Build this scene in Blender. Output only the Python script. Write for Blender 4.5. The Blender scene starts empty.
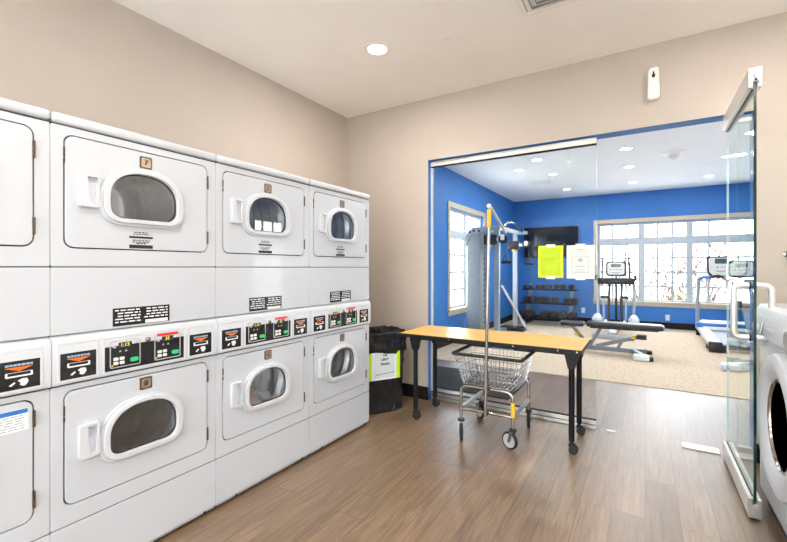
import bpy, bmesh, math, random
from mathutils import Vector, Matrix
from mathutils.geometry import tessellate_polygon
random.seed(7)
SC = bpy.context.scene
COL = SC.collection
PI = math.pi

# ------------------------------------------------------------------ materials
def _mat(name):
    m = bpy.data.materials.new(name); m.use_nodes = True
    nt = m.node_tree; nt.nodes.clear()
    out = nt.nodes.new('ShaderNodeOutputMaterial')
    return m, nt, out
def N(nt, t, **kw):
    n = nt.nodes.new(t)
    for k, v in kw.items():
        if k in n.inputs.keys(): n.inputs[k].default_value = v
        else: setattr(n, k, v)
    return n
def c4(c): return (c[0], c[1], c[2], 1.0)
def ramp(nt, fac, c0, c1, p0=0.3, p1=0.7):
    r = nt.nodes.new('ShaderNodeValToRGB')
    r.color_ramp.elements[0].position = p0; r.color_ramp.elements[0].color = c4(c0)
    r.color_ramp.elements[1].position = p1; r.color_ramp.elements[1].color = c4(c1)
    nt.links.new(fac, r.inputs['Fac']); return r.outputs['Color']
def pbr(name, col, rough=0.5, metal=0.0, var=0.06, scale=18.0, bump=0.0, bscale=None, spec=0.5, coat=0.0):
    m, nt, out = _mat(name)
    b = N(nt, 'ShaderNodeBsdfPrincipled'); b.inputs['Roughness'].default_value = rough
    b.inputs['Metallic'].default_value = metal; b.inputs['Specular IOR Level'].default_value = spec
    b.inputs['Coat Weight'].default_value = coat
    tc = N(nt, 'ShaderNodeTexCoord'); no = N(nt, 'ShaderNodeTexNoise', Scale=scale, Detail=3.0)
    nt.links.new(tc.outputs['Object'], no.inputs['Vector'])
    lo = [max(0, c*(1-var)) for c in col]; hi = [min(1, c*(1+var)) for c in col]
    nt.links.new(ramp(nt, no.outputs['Fac'], lo, hi), b.inputs['Base Color'])
    if bump:
        n2 = N(nt, 'ShaderNodeTexNoise', Scale=bscale or scale*8, Detail=2.0)
        nt.links.new(tc.outputs['Object'], n2.inputs['Vector'])
        bp = N(nt, 'ShaderNodeBump', Strength=bump, Distance=0.01)
        nt.links.new(n2.outputs['Fac'], bp.inputs['Height']); nt.links.new(bp.outputs['Normal'], b.inputs['Normal'])
    nt.links.new(b.outputs['BSDF'], out.inputs['Surface'])
    return m
def glass(name, tint, ior=1.5, refl=(1, 1, 1), rough=0.0):
    m, nt, out = _mat(name)
    tr = N(nt, 'ShaderNodeBsdfTransparent', Color=c4(tint)); gl = N(nt, 'ShaderNodeBsdfGlossy', Color=c4(refl), Roughness=rough)
    fr = N(nt, 'ShaderNodeFresnel', IOR=ior); mx = N(nt, 'ShaderNodeMixShader')
    ge = N(nt, 'ShaderNodeNewGeometry'); sb = N(nt, 'ShaderNodeMath', operation='SUBTRACT'); sb.inputs[0].default_value = 1.0
    nt.links.new(ge.outputs['Backfacing'], sb.inputs[1])
    mu = N(nt, 'ShaderNodeMath', operation='MULTIPLY'); nt.links.new(fr.outputs['Fac'], mu.inputs[0]); nt.links.new(sb.outputs[0], mu.inputs[1])
    nt.links.new(mu.outputs[0], mx.inputs['Fac']); nt.links.new(tr.outputs[0], mx.inputs[1]); nt.links.new(gl.outputs[0], mx.inputs[2])
    nt.links.new(mx.outputs[0], out.inputs['Surface'])
    return m
def emis(name, col, s):
    m, nt, out = _mat(name)
    e = N(nt, 'ShaderNodeEmission', Color=c4(col), Strength=s)
    nt.links.new(e.outputs[0], out.inputs['Surface']); return m

def wood_floor():
    m, nt, out = _mat('plank_floor')
    tc = N(nt, 'ShaderNodeTexCoord'); mp = N(nt, 'ShaderNodeMapping'); mp.inputs['Rotation'].default_value = (0, 0, PI/2)
    nt.links.new(tc.outputs['Object'], mp.inputs['Vector'])
    br = N(nt, 'ShaderNodeTexBrick', Scale=1.0); br.offset = 0.37; br.offset_frequency = 3
    br.inputs['Brick Width'].default_value = 1.22; br.inputs['Row Height'].default_value = 0.152
    br.inputs['Mortar Size'].default_value = 0.0020; br.inputs['Mortar Smooth'].default_value = 0.3
    br.inputs['Color1'].default_value = (0, 0, 0, 1); br.inputs['Color2'].default_value = (1, 1, 1, 1); br.inputs['Mortar'].default_value = (0.5, 0.5, 0.5, 1)
    nt.links.new(mp.outputs[0], br.inputs['Vector'])
    base = ramp(nt, br.outputs['Color'], (0.162, 0.105, 0.061), (0.255, 0.172, 0.104), 0.0, 1.0)
    mp2 = N(nt, 'ShaderNodeMapping'); mp2.inputs['Scale'].default_value = (48, 3.2, 1)
    nt.links.new(tc.outputs['Object'], mp2.inputs['Vector'])
    # shift the grain from plank to plank
    add = N(nt, 'ShaderNodeVectorMath', operation='MULTIPLY_ADD'); add.inputs[1].default_value = (7.3, 9.1, 3.0)
    nt.links.new(br.outputs['Color'], add.inputs[0]); nt.links.new(mp2.outputs[0], add.inputs[2])
    gr = N(nt, 'ShaderNodeTexNoise', Scale=1.0, Detail=7.0, Roughness=0.62, Distortion=0.9)
    nt.links.new(add.outputs[0], gr.inputs['Vector'])
    g = ramp(nt, gr.outputs['Fac'], (0.50, 0.47, 0.44), (1.36, 1.33, 1.30), 0.28, 0.72)
    mul = N(nt, 'ShaderNodeMix', data_type='RGBA', blend_type='MULTIPLY'); mul.inputs[0].default_value = 1.0
    nt.links.new(base, mul.inputs[6]); nt.links.new(g, mul.inputs[7])
    mx = N(nt, 'ShaderNodeMix', data_type='RGBA'); mx.inputs[7].default_value = (0.09, 0.055, 0.035, 1)
    nt.links.new(br.outputs['Fac'], mx.inputs[0]); nt.links.new(mul.outputs[2], mx.inputs[6])
    b = N(nt, 'ShaderNodeBsdfPrincipled'); b.inputs['Specular IOR Level'].default_value = 0.8; b.inputs['Coat Weight'].default_value = 0.35; b.inputs['Coat Roughness'].default_value = 0.30
    nt.links.new(mx.outputs[2], b.inputs['Base Color'])
    rr = N(nt, 'ShaderNodeMapRange'); rr.inputs['To Min'].default_value = 0.30; rr.inputs['To Max'].default_value = 0.42
    nt.links.new(gr.outputs['Fac'], rr.inputs['Value']); nt.links.new(rr.outputs[0], b.inputs['Roughness'])
    bp = N(nt, 'ShaderNodeBump', Strength=0.12, Distance=0.004); nt.links.new(gr.outputs['Fac'], bp.inputs['Height'])
    nt.links.new(bp.outputs['Normal'], b.inputs['Normal'])
    nt.links.new(b.outputs[0], out.inputs['Surface']); return m
def carpet(name, c0, c1, scale=140.0, c2=None):
    m, nt, out = _mat(name)
    tc = N(nt, 'ShaderNodeTexCoord'); no = N(nt, 'ShaderNodeTexNoise', Scale=scale, Detail=4.0, Roughness=0.8)
    nt.links.new(tc.outputs['Object'], no.inputs['Vector'])
    col = ramp(nt, no.outputs['Fac'], c0, c1, 0.38, 0.62)
    b = N(nt, 'ShaderNodeBsdfPrincipled', Roughness=0.95); b.inputs['Specular IOR Level'].default_value = 0.1
    nt.links.new(col, b.inputs['Base Color'])
    bp = N(nt, 'ShaderNodeBump', Strength=0.4, Distance=0.006); nt.links.new(no.outputs['Fac'], bp.inputs['Height'])
    nt.links.new(bp.outputs['Normal'], b.inputs['Normal'])
    nt.links.new(b.outputs[0], out.inputs['Surface']); return m
def maple():
    m, nt, out = _mat('maple_laminate')
    tc = N(nt, 'ShaderNodeTexCoord'); mp = N(nt, 'ShaderNodeMapping'); mp.inputs['Scale'].default_value = (1.6, 30, 1)
    nt.links.new(tc.outputs['Object'], mp.inputs['Vector'])
    no = N(nt, 'ShaderNodeTexNoise', Scale=1.5, Detail=5.0, Distortion=0.5); nt.links.new(mp.outputs[0], no.inputs['Vector'])
    b = N(nt, 'ShaderNodeBsdfPrincipled', Roughness=0.28)
    nt.links.new(ramp(nt, no.outputs['Fac'], (0.84, 0.46, 0.06), (0.95, 0.58, 0.10)), b.inputs['Base Color'])
    nt.links.new(b.outputs[0], out.inputs['Surface']); return m
def bag_plastic():
    m, nt, out = _mat('black_bag_plastic')
    tc = N(nt, 'ShaderNodeTexCoord'); mp = N(nt, 'ShaderNodeMapping'); mp.inputs['Scale'].default_value = (22, 22, 5)
    nt.links.new(tc.outputs['Object'], mp.inputs['Vector'])
    no = N(nt, 'ShaderNodeTexNoise', Scale=1.0, Detail=3.0, Distortion=1.2); nt.links.new(mp.outputs[0], no.inputs['Vector'])
    b = N(nt, 'ShaderNodeBsdfPrincipled', Roughness=0.16); b.inputs['Base Color'].default_value = (0.006, 0.006, 0.007, 1)
    bp = N(nt, 'ShaderNodeBump', Strength=0.9, Distance=0.03); nt.links.new(no.outputs['Fac'], bp.inputs['Height'])
    nt.links.new(bp.outputs['Normal'], b.inputs['Normal'])
    nt.links.new(b.outputs[0], out.inputs['Surface']); return m

M = {}
M['beige'] = pbr('beige_wall_paint', (0.50, 0.44, 0.385), 0.7, var=0.025, scale=3, bump=0.05, bscale=220)
M['whitewall'] = pbr('white_bounce_paint', (0.84, 0.84, 0.84), 0.7, var=0.02, scale=3)  # unseen walls made white to bounce light into the laundry
M['ceil'] = pbr('warm_lit_ceiling', (0.91, 0.875, 0.84), 0.85, var=0.015, scale=3, bump=0.04, bscale=160)  # white ceiling with the warm lamp light put into its colour
M['ceilgym'] = pbr('gym_ceiling_paint', (0.92, 0.935, 0.92), 0.85, var=0.015, scale=3, bump=0.04, bscale=160)
M['blue'] = pbr('blue_wall_paint', (0.028, 0.175, 0.52), 0.55, var=0.04, scale=3, bump=0.05, bscale=220)
M['floor'] = wood_floor()
M['carpet'] = carpet('tan_loop_carpet', (0.40, 0.31, 0.21), (0.70, 0.59, 0.46), 70)
M['mat'] = carpet('charcoal_mat', (0.008, 0.009, 0.009), (0.095, 0.10, 0.10), 90)
M['black'] = pbr('black_powder_coat', (0.006, 0.006, 0.007), 0.45, var=0.15, spec=0.25)
M['rubber'] = pbr('black_rubber', (0.012, 0.012, 0.013), 0.65, var=0.2)
M['vinyl'] = pbr('black_vinyl', (0.018, 0.018, 0.020), 0.35, var=0.2, bump=0.1, bscale=300)
M['basebd'] = pbr('dark_baseboard', (0.010, 0.008, 0.008), 0.5, var=0.15, spec=0.25)
M['white'] = pbr('white_enamel', (0.565, 0.60, 0.645), 0.25, var=0.012, scale=4, coat=0.3)
M['whitep'] = pbr('white_plastic', (0.60, 0.63, 0.67), 0.35, var=0.015)
M['grip'] = pbr('bluish_shade_plastic', (0.66, 0.68, 0.76), 0.4, var=0.03)  # bluish tint paints the shade of dryer grip recesses; washer parts share it
M['seam'] = pbr('dark_gap_fill', (0.03, 0.03, 0.04), 0.7, var=0.1)  # dark fill standing for shaded gaps, also used on plain dark parts
M['kick'] = pbr('galvanised_channel', (0.45, 0.45, 0.46), 0.45, 0.5, var=0.1)
M['drum'] = pbr('galvanised_drum', (0.88, 0.88, 0.87), 0.30, 1.0, var=0.12, scale=9)
M['dglass'] = glass('dryer_door_glass', (0.90, 0.92, 0.93), 1.9)
M['panelblk'] = pbr('black_panel_film', (0.017, 0.017, 0.019), 0.25, var=0.15)
M['graymark'] = pbr('grey_print', (0.45, 0.45, 0.47), 0.5, var=0.1)
M['whitemark'] = pbr('white_print', (0.82, 0.82, 0.82), 0.5, var=0.05)
M['blackmark'] = pbr('black_print', (0.012, 0.012, 0.012), 0.5, var=0.1)
M['bluemark'] = pbr('blue_print', (0.03, 0.17, 0.52), 0.5, var=0.05)
M['palebluemark'] = pbr('pale_blue_print', (0.30, 0.45, 0.60), 0.5, var=0.05)
M['orange'] = pbr('orange_print', (0.85, 0.16, 0.01), 0.45, var=0.04)
M['red'] = pbr('red_print', (0.72, 0.03, 0.015), 0.45, var=0.04)
M['green'] = pbr('green_button', (0.02, 0.62, 0.18), 0.4, var=0.04)
M['digit'] = emis('yellow_led_digits', (1.0, 0.78, 0.05), 1.2)
M['plate'] = pbr('brass_number_plate', (0.50, 0.40, 0.28), 0.25, 0.6, var=0.08)
M['platerim'] = pbr('dark_plate_border', (0.10, 0.07, 0.045), 0.4, 0.3, var=0.1)
M['hinge'] = pbr('bronze_hinge', (0.15, 0.105, 0.065), 0.4, 0.8, var=0.15)
M['chrome'] = pbr('chrome', (0.42, 0.395, 0.37), 0.12, 1.0, var=0.03)
M['steel'] = pbr('zinc_wire', (0.40, 0.40, 0.40), 0.22, 1.0, var=0.05)
M['alu'] = pbr('brushed_aluminium', (0.62, 0.61, 0.58), 0.33, 1.0, var=0.05)
M['handlemetal'] = pbr('satin_nickel', (0.72, 0.72, 0.70), 0.38, 0.6, var=0.03)
M['railwhite'] = pbr('satin_champagne_rail', (0.74, 0.73, 0.68), 0.35, 0.35, var=0.03)
M['glass'] = glass('clear_glass', (0.975, 0.99, 0.985), 1.12)
M['doorglass'] = glass('tinted_door_glass', (0.90, 0.95, 0.92), 1.3)
M['glassedge'] = pbr('glass_edge_green', (0.004, 0.035, 0.026), 0.12, var=0.2)
M['glassedgelt'] = pbr('polished_glass_edge', (0.55, 0.72, 0.72), 0.2, var=0.08)
M['paneglass'] = glass('window_pane_glass', (0.97, 0.98, 0.98), 1.4)
M['maple'] = maple()
M['bag'] = bag_plastic()
M['lime'] = pbr('lime_card', (0.62, 0.88, 0.004), 0.6, var=0.05)
M['limeprint'] = pbr('lime_print', (0.46, 0.66, 0.004), 0.6, var=0.10, scale=9)
M['paper'] = pbr('white_paper', (0.82, 0.88, 0.90), 0.7, var=0.03)
M['papershade'] = pbr('grey_tinted_paper', (0.66, 0.73, 0.74), 0.7, var=0.04)
M['tape'] = pbr('white_tape', (0.88, 0.88, 0.88), 0.5, var=0.02)
M['stamp'] = pbr('pale_green_print', (0.33, 0.50, 0.40), 0.6, var=0.08)
M['faint'] = pbr('faint_grey_print', (0.40, 0.41, 0.41), 0.7, var=0.1)
M['winframe'] = pbr('backlit_vinyl_frame', (0.47, 0.52, 0.55), 0.45, var=0.02)  # white frame greyed in its colour to look backlit
M['muntin'] = pbr('grey_white_muntin', (0.38, 0.42, 0.45), 0.5, var=0.03)  # white bars darkened in colour to hold against the bright sky
M['casing'] = pbr('cream_window_casing', (0.56, 0.48, 0.35), 0.5, var=0.03)
M['silver'] = pbr('silver_shroud', (0.34, 0.37, 0.37), 0.35, 0.25, var=0.05)
M['silvertube'] = pbr('silver_painted_steel', (0.37, 0.40, 0.43), 0.3, 0.35, var=0.05)
M['benchgrey'] = pbr('grey_painted_steel', (0.20, 0.22, 0.24), 0.35, 0.2, var=0.05)
M['iron'] = pbr('cast_iron', (0.020, 0.020, 0.022), 0.32, 0.2, var=0.25)
M['yellow'] = pbr('yellow_plastic', (0.85, 0.52, 0.01), 0.4, var=0.05)
M['screen'] = pbr('black_screen', (0.010, 0.011, 0.013), 0.08, var=0.1)
M['console'] = pbr('pale_console_plastic', (0.72, 0.74, 0.70), 0.4, var=0.03)
M['lcd'] = pbr('grey_lcd', (0.09, 0.10, 0.11), 0.2, var=0.1)
M['belt'] = pbr('bluish_sheen_belt', (0.055, 0.085, 0.16), 0.45, var=0.12, bump=0.1, bscale=300)  # bluish reflection put into the colour of the dark belt
M['bluegrip'] = pbr('blue_trim_plastic', (0.05, 0.18, 0.50), 0.4, var=0.08)
M['cloth'] = pbr('taupe_laundry', (0.58, 0.41, 0.37), 0.9, var=0.3, scale=12, bump=0.4, bscale=90)
M['cloth2'] = pbr('grey_laundry', (0.42, 0.42, 0.46), 0.9, var=0.3, scale=12, bump=0.4, bscale=90)
M['lamp'] = emis('lamp_diffuser', (1.0, 0.93, 0.82), 14.0)
M['lampgym'] = emis('gym_lamp_diffuser', (1.0, 0.97, 0.92), 10.0)
M['trimring'] = pbr('white_lamp_trim', (0.85, 0.82, 0.78), 0.4, var=0.02)
M['bark'] = pbr('grey_brown_bark', (0.10, 0.075, 0.065), 0.9, var=0.3, scale=30, bump=0.5)
M['leafr'] = pbr('russet_leaves', (0.13, 0.060, 0.045), 0.7, var=0.6, scale=4)
M['leafy'] = pbr('yellow_green_leaves', (0.17, 0.16, 0.04), 0.7, var=0.5, scale=4)
M['ground'] = pbr('pale_bounce_ground', (0.76, 0.74, 0.71), 0.9, var=0.12, scale=3, bump=0.3)  # kept pale so daylight bounces up through the windows
M['dark'] = pbr('dark_void_paint', (0.02, 0.02, 0.02), 0.8, var=0.1)

# ------------------------------------------------------------------ mesh builder
def rrect(a0, b0, a1, b1, r, n=5):
    pts = []
    for (ca, cb, t0) in ((a1-r, b0+r, -PI/2), (a1-r, b1-r, 0), (a0+r, b1-r, PI/2), (a0+r, b0+r, PI)):
        for i in range(n+1):
            t = t0 + PI/2*i/n; pts.append((ca+r*math.cos(t), cb+r*math.sin(t)))
    return pts
def rect(a0, b0, a1, b1): return [(a0, b0), (a1, b0), (a1, b1), (a0, b1)]
def dshape(a0, b0, a1, b1, r=0.05, side=0.42, p=2.25, n=9):
    """flat bottomed, arch topped outline"""
    pts = []
    for (ca, t0) in ((a0+r, PI), (a1-r, 1.5*PI)):
        for i in range(6):
            t = t0 + PI/2*i/5; pts.append((ca+r*math.cos(t), b0+r+r*math.sin(t)))
    ca = (a0+a1)/2; ra = (a1-a0)/2; bs = b0+(b1-b0)*side; rb = b1-bs
    for i in range(2*n+1):
        t = PI*i/(2*n); c, s = math.cos(t), math.sin(t)
        pts.append((ca+ra*math.copysign(abs(c)**(2/p), c), bs+rb*abs(s)**(2/p)))
    return pts
def circ(ca, cb, r, n=24, rb=None): return [(ca+r*math.cos(2*PI*i/n), cb+(rb or r)*math.sin(2*PI*i/n)) for i in range(n)]
MAP = {'yz': lambda a, b, d: (d, a, b), 'xz': lambda a, b, d: (a, d, b), 'xy': lambda a, b, d: (a, b, d)}

class MB:
    def __init__(s): s.bm = bmesh.new(); s.mi = 0; s.T = None
    def mat(s, i): s.mi = i; return s
    def v(s, p):
        p = Vector(p)
        if s.T is not None: p = s.T @ p
        return s.bm.verts.new(p)
    def f(s, vs):
        try:
            fc = s.bm.faces.new(vs); fc.material_index = s.mi; return fc
        except ValueError: return None
    def box(s, x0, y0, z0, x1, y1, z1):
        V = [s.v(p) for p in ((x0,y0,z0),(x1,y0,z0),(x1,y1,z0),(x0,y1,z0),(x0,y0,z1),(x1,y0,z1),(x1,y1,z1),(x0,y1,z1))]
        for q in ((3,2,1,0),(4,5,6,7),(0,1,5,4),(1,2,6,5),(2,3,7,6),(3,0,4,7)): s.f([V[i] for i in q])
        return s
    def rbox(s, x0, y0, z0, x1, y1, z1, r, seg=2):
        b2 = bmesh.new(); m2 = MB.__new__(MB); m2.bm = b2; m2.mi = s.mi; m2.T = None
        m2.box(min(x0,x1), min(y0,y1), min(z0,z1), max(x0,x1), max(y0,y1), max(z0,z1))
        bmesh.ops.bevel(b2, geom=b2.edges[:], offset=r, segments=seg, profile=0.5, affect='EDGES')
        mp = {v: s.v(v.co) for v in b2.verts}
        for fc in b2.faces: s.f([mp[v] for v in fc.verts])
        b2.free(); return s
    def prism(s, poly, plane, d0, d1, holes=(), mats=None):
        """mats: (cap0, cap1, side) material indices"""
        fn = MAP[plane]; loops = [list(poly)] + [list(h) for h in holes]
        if d0 > d1: d0, d1 = d1, d0
        tri = tessellate_polygon([[Vector((a, b, 0)) for a, b in l] for l in loops])
        flat = [p for l in loops for p in l]; keep = s.mi
        A = [s.v(fn(a, b, d0)) for a, b in flat]; B = [s.v(fn(a, b, d1)) for a, b in flat]
        for t in tri:
            if mats: s.mi = mats[0]
            s.f([A[i] for i in t])
            if mats: s.mi = mats[1]
            s.f([B[i] for i in t])
        k = 0
        if mats: s.mi = mats[2]
        for l in loops:
            n = len(l)
            for i in range(n):
                j = (i+1) % n; s.f([A[k+i], A[k+j], B[k+j], B[k+i]])
            k += n
        s.mi = keep; return s
    def tube(s, pts, r, n=10, closed=False, cap=True, flat=None):
        P = [Vector(p) for p in pts]; m = len(P)
        R = r if isinstance(r, (list, tuple)) else [r]*m
        tg = []
        for i in range(m):
            if closed: t = P[(i+1) % m]-P[i-1]
            else: t = P[min(i+1, m-1)]-P[max(i-1, 0)]
            tg.append(t.normalized())
        up = Vector((0, 0, 1)) if abs(tg[0].z) < 0.9 else Vector((0, 1, 0))
        u = (up-tg[0]*up.dot(tg[0])).normalized(); rings = []
        for i in range(m):
            u = (u-tg[i]*u.dot(tg[i])).normalized(); w = tg[i].cross(u)
            rings.append([s.v(P[i]+(u*math.cos(2*PI*k/n)+w*math.sin(2*PI*k/n))*R[i]) for k in range(n)])
        for i in range(m if closed else m-1):
            a, b = rings[i], rings[(i+1) % m]
            for k in range(n): s.f([a[k], a[(k+1) % n], b[(k+1) % n], b[k]])
        if cap and not closed: s.f(rings[0][::-1]); s.f(rings[-1])
        return s
    def cyl(s, p0, p1, r, n=16): return s.tube([p0, p1], r, n)
    def lathe(s, prof, c, axis='z', n=28, closed_prof=False, cap=True):
        rings = []
        for (r, h) in prof:
            rg = []
            for k in range(n):
                t = 2*PI*k/n; a, b = r*math.cos(t), r*math.sin(t)
                p = {'z': (a, b, h), 'x': (h, a, b), 'y': (a, h, b)}[axis]
                rg.append(s.v((c[0]+p[0], c[1]+p[1], c[2]+p[2])))
            rings.append(rg)
        L = len(rings)
        for i in range(L if closed_prof else L-1):
            a, b = rings[i], rings[(i+1) % L]
            for k in range(n): s.f([a[k], a[(k+1) % n], b[(k+1) % n], b[k]])
        if not closed_prof and cap:
            if prof[0][0] > 1e-6: s.f(rings[0][::-1])
            if prof[-1][0] > 1e-6: s.f(rings[-1])
        return s
    def ell(s, c, rx, ry, rz, n=16, m=10):
        return s._sph(c, rx, ry, rz, n, m)
    def _sph(s, c, rx, ry, rz, n, m):
        top = s.v((c[0], c[1], c[2]+rz)); bot = s.v((c[0], c[1], c[2]-rz)); rings = []
        for i in range(1, m):
            t = PI*i/m
            rings.append([s.v((c[0]+rx*math.sin(t)*math.cos(2*PI*k/n), c[1]+ry*math.sin(t)*math.sin(2*PI*k/n), c[2]+rz*math.cos(t))) for k in range(n)])
        for k in range(n):
            s.f([top, rings[0][k], rings[0][(k+1) % n]]); s.f([bot, rings[-1][(k+1) % n], rings[-1][k]])
        for i in range(len(rings)-1):
            for k in range(n): s.f([rings[i][k], rings[i+1][k], rings[i+1][(k+1) % n], rings[i][(k+1) % n]])
        return s
    def beam(s, p0, p1, w, h, up=(0, 0, 1)):
        """rectangular bar, w across, h along up"""
        p0, p1 = Vector(p0), Vector(p1); d = (p1-p0).normalized(); up = Vector(up)
        a = d.cross(up).normalized(); b = a.cross(d).normalized()
        V = []
        for p in (p0, p1):
            for (i, j) in ((-1,-1),(1,-1),(1,1),(-1,1)): V.append(s.v(p+a*(i*w/2)+b*(j*h/2)))
        for q in ((0,1,2,3),(7,6,5,4),(0,4,5,1),(1,5,6,2),(2,6,7,3),(3,7,4,0)): s.f([V[i] for i in q])
        return s
    def text(s, txt, size, plane, ca, cb, d, flip=False):
        cu = bpy.data.curves.new('t', 'FONT'); cu.body = txt; cu.size = size; cu.align_x = 'CENTER'; cu.align_y = 'CENTER'; cu.resolution_u = 3
        ob = bpy.data.objects.new('t', cu); COL.objects.link(ob)
        dg = bpy.context.evaluated_depsgraph_get(); me = bpy.data.meshes.new_from_object(ob.evaluated_get(dg))
        fn = MAP[plane]; sg = -1 if flip else 1
        vs = [s.v(fn(ca+sg*v.co.x, cb+v.co.y, d)) for v in me.vertices]
        for p in me.polygons: s.f([vs[i] for i in p.vertices])
        bpy.data.objects.remove(ob); bpy.data.curves.remove(cu); bpy.data.meshes.remove(me); return s
    def build(s, name, mats, parent=None, bev=0, seg=2, local=False, smooth=True, ang=38, norm=True):
        if norm: bmesh.ops.recalc_face_normals(s.bm, faces=s.bm.faces[:])
        if parent is not None and not local:
            o = Vector(parent.location) if parent.parent is None else Vector((0, 0, 0))
            q = parent
            off = Vector((0, 0, 0))
            while q is not None: off += Vector(q.location); q = q.parent
            bmesh.ops.translate(s.bm, verts=s.bm.verts[:], vec=-off)
        lim = math.radians(ang)
        for e in s.bm.edges:
            e.smooth = not (len(e.link_faces) == 2 and e.calc_face_angle(0) > lim)
        for fc in s.bm.faces: fc.smooth = smooth and any(e.smooth for e in fc.edges)
        me = bpy.data.meshes.new(name); s.bm.to_mesh(me); s.bm.free()
        for m in (mats if isinstance(mats, (list, tuple)) else [mats]): me.materials.append(M[m] if isinstance(m, str) else m)
        ob = bpy.data.objects.new(name, me); COL.objects.link(ob)
        if parent is not None: ob.parent = parent
        if bev:
            b = ob.modifiers.new('bevel', 'BEVEL'); b.width = bev; b.segments = seg; b.limit_method = 'ANGLE'; b.angle_limit = math.radians(40)
        return ob

def tag(o, label, cat, group=None):
    o['label'] = label; o['category'] = cat
    if group: o['group'] = group
    return o
def thing(name, label, cat, loc=(0, 0, 0), rz=0, group=None):
    o = bpy.data.objects.new(name, None); COL.objects.link(o); o.location = loc; o.rotation_euler = (0, 0, rz)
    o.empty_display_size = 0.05
    return tag(o, label, cat, group)
def struct(o, label=None):
    o['kind'] = 'structure'
    if label: o['label'] = label
    return o
def copytree(o, parent=None):
    c = o.copy(); COL.objects.link(c)
    if parent is not None: c.parent = parent
    for ch in list(o.children): copytree(ch, c)
    return c
def plabel(o, t): o['label'] = t; return o

# ------------------------------------------------------------------ the setting
XL, XR, YF, YB, H = -2.762, 1.62, -2.6, 3.525, 2.905
YG, XGR, YW2 = 10.2, 2.9, 3.665
OX0, OX1, OZ = -1.78, 0.612, 2.31
m = MB(); m.prism([(XL-.15, YF-.15), (XR+.15, YF-.15), (XR+.15, YW2-.07), (XGR+.15, YW2-.07), (XGR+.15, 5.14), (XL-.15, 5.14)], 'xy', -.1, 0)
struct(m.build('floor', 'floor'), 'brown wood plank floor running from the laundry into the gym')
m = MB(); m.box(XL-.15, 5.14, -.1, XGR+.15, YG+.15, 0.006)
struct(m.build('floor_gym', 'carpet'), 'tan flecked carpet on the gym floor')
m = MB(); m.box(XL-.15, YF-.15, H, XR+.15, YW2, H+.1); struct(m.build('ceiling', 'ceil'), 'white laundry room ceiling, tinted for warm lamp light')
m = MB(); m.box(XL-.15, YW2, H, XGR+.15, YG+.15, H+.1); struct(m.build('ceiling_gym', 'ceilgym'), 'white gym ceiling')
m = MB(); m.box(XL-.15, YF, 0, XL, YW2-.07, H); struct(m.build('wall_left', 'beige'), 'beige wall behind the dryers')
m = MB(); m.box(XR, YF, 0, XR+.15, YW2-.07, H); struct(m.build('wall_right', 'whitewall'))
m = MB(); m.prism(rect(XL, 0, XR, H), 'xz', YF-.15, YF, holes=[rect(-2.35, .12, .45, 2.45)])
struct(m.build('wall_front', 'whitewall'))
# partition wall: beige in the laundry, blue reveals and gym side
m = MB()
m.prism([(XL, 0), (OX0, 0), (OX0, OZ), (OX1, OZ), (OX1, 0), (XGR, 0), (XGR, H), (XL, H)], 'xz', YB, YW2, mats=(0, 1, 1))
struct(m.build('wall_back', ['beige', 'blue'], smooth=False), 'beige wall around the wide glass opening')
LW0, LW1, LZ0, LZ1 = 6.25, 7.92, .56, 2.29
m = MB(); m.prism(rect(YW2-.07, 0, YG, H), 'yz', XL-.15, XL, holes=[rect(LW0, LZ0, LW1, LZ1)])
struct(m.build('wall_gym_left', 'blue'), 'blue gym wall with the tall window')
BW0, BW1, BZ0, BZ1 = -.90, 1.68, .54, 2.25
m = MB(); m.prism(rect(XL-.15, 0, XGR+.15, H), 'xz', YG, YG+.15, holes=[rect(BW0, BZ0, BW1, BZ1)])
struct(m.build('wall_gym_back', 'blue'), 'blue gym wall with the wide window')
m = MB(); m.prism(rect(YW2-.07, 0, YG, H), 'yz', XGR, XGR+.15, holes=[rect(4.6, .54, 6.4, 2.3)]); struct(m.build('wall_gym_right', 'blue'))
def bb(name, *boxes):
    m = MB()
    for b in boxes: m.box(*b)
    return struct(m.build(name, 'basebd', bev=.003))
bb('baseboard_left', (XL, YF, 0, XL+.014, YB, .125))
bb('baseboard_back', (XL+.014, YB-.014, 0, OX0+.004, YB, .125), (OX1, YB-.014, 0, XR, YB, .125))
bb('baseboard_right', (XR-.014, YF, 0, XR, YB-.014, .125))
bb('baseboard_gym_left', (XL, YW2, 0.006, XL+.014, YG, .135))
bb('baseboard_gym_back', (XL+.014, YG-.014, 0.006, XGR, YG, .135))

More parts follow.
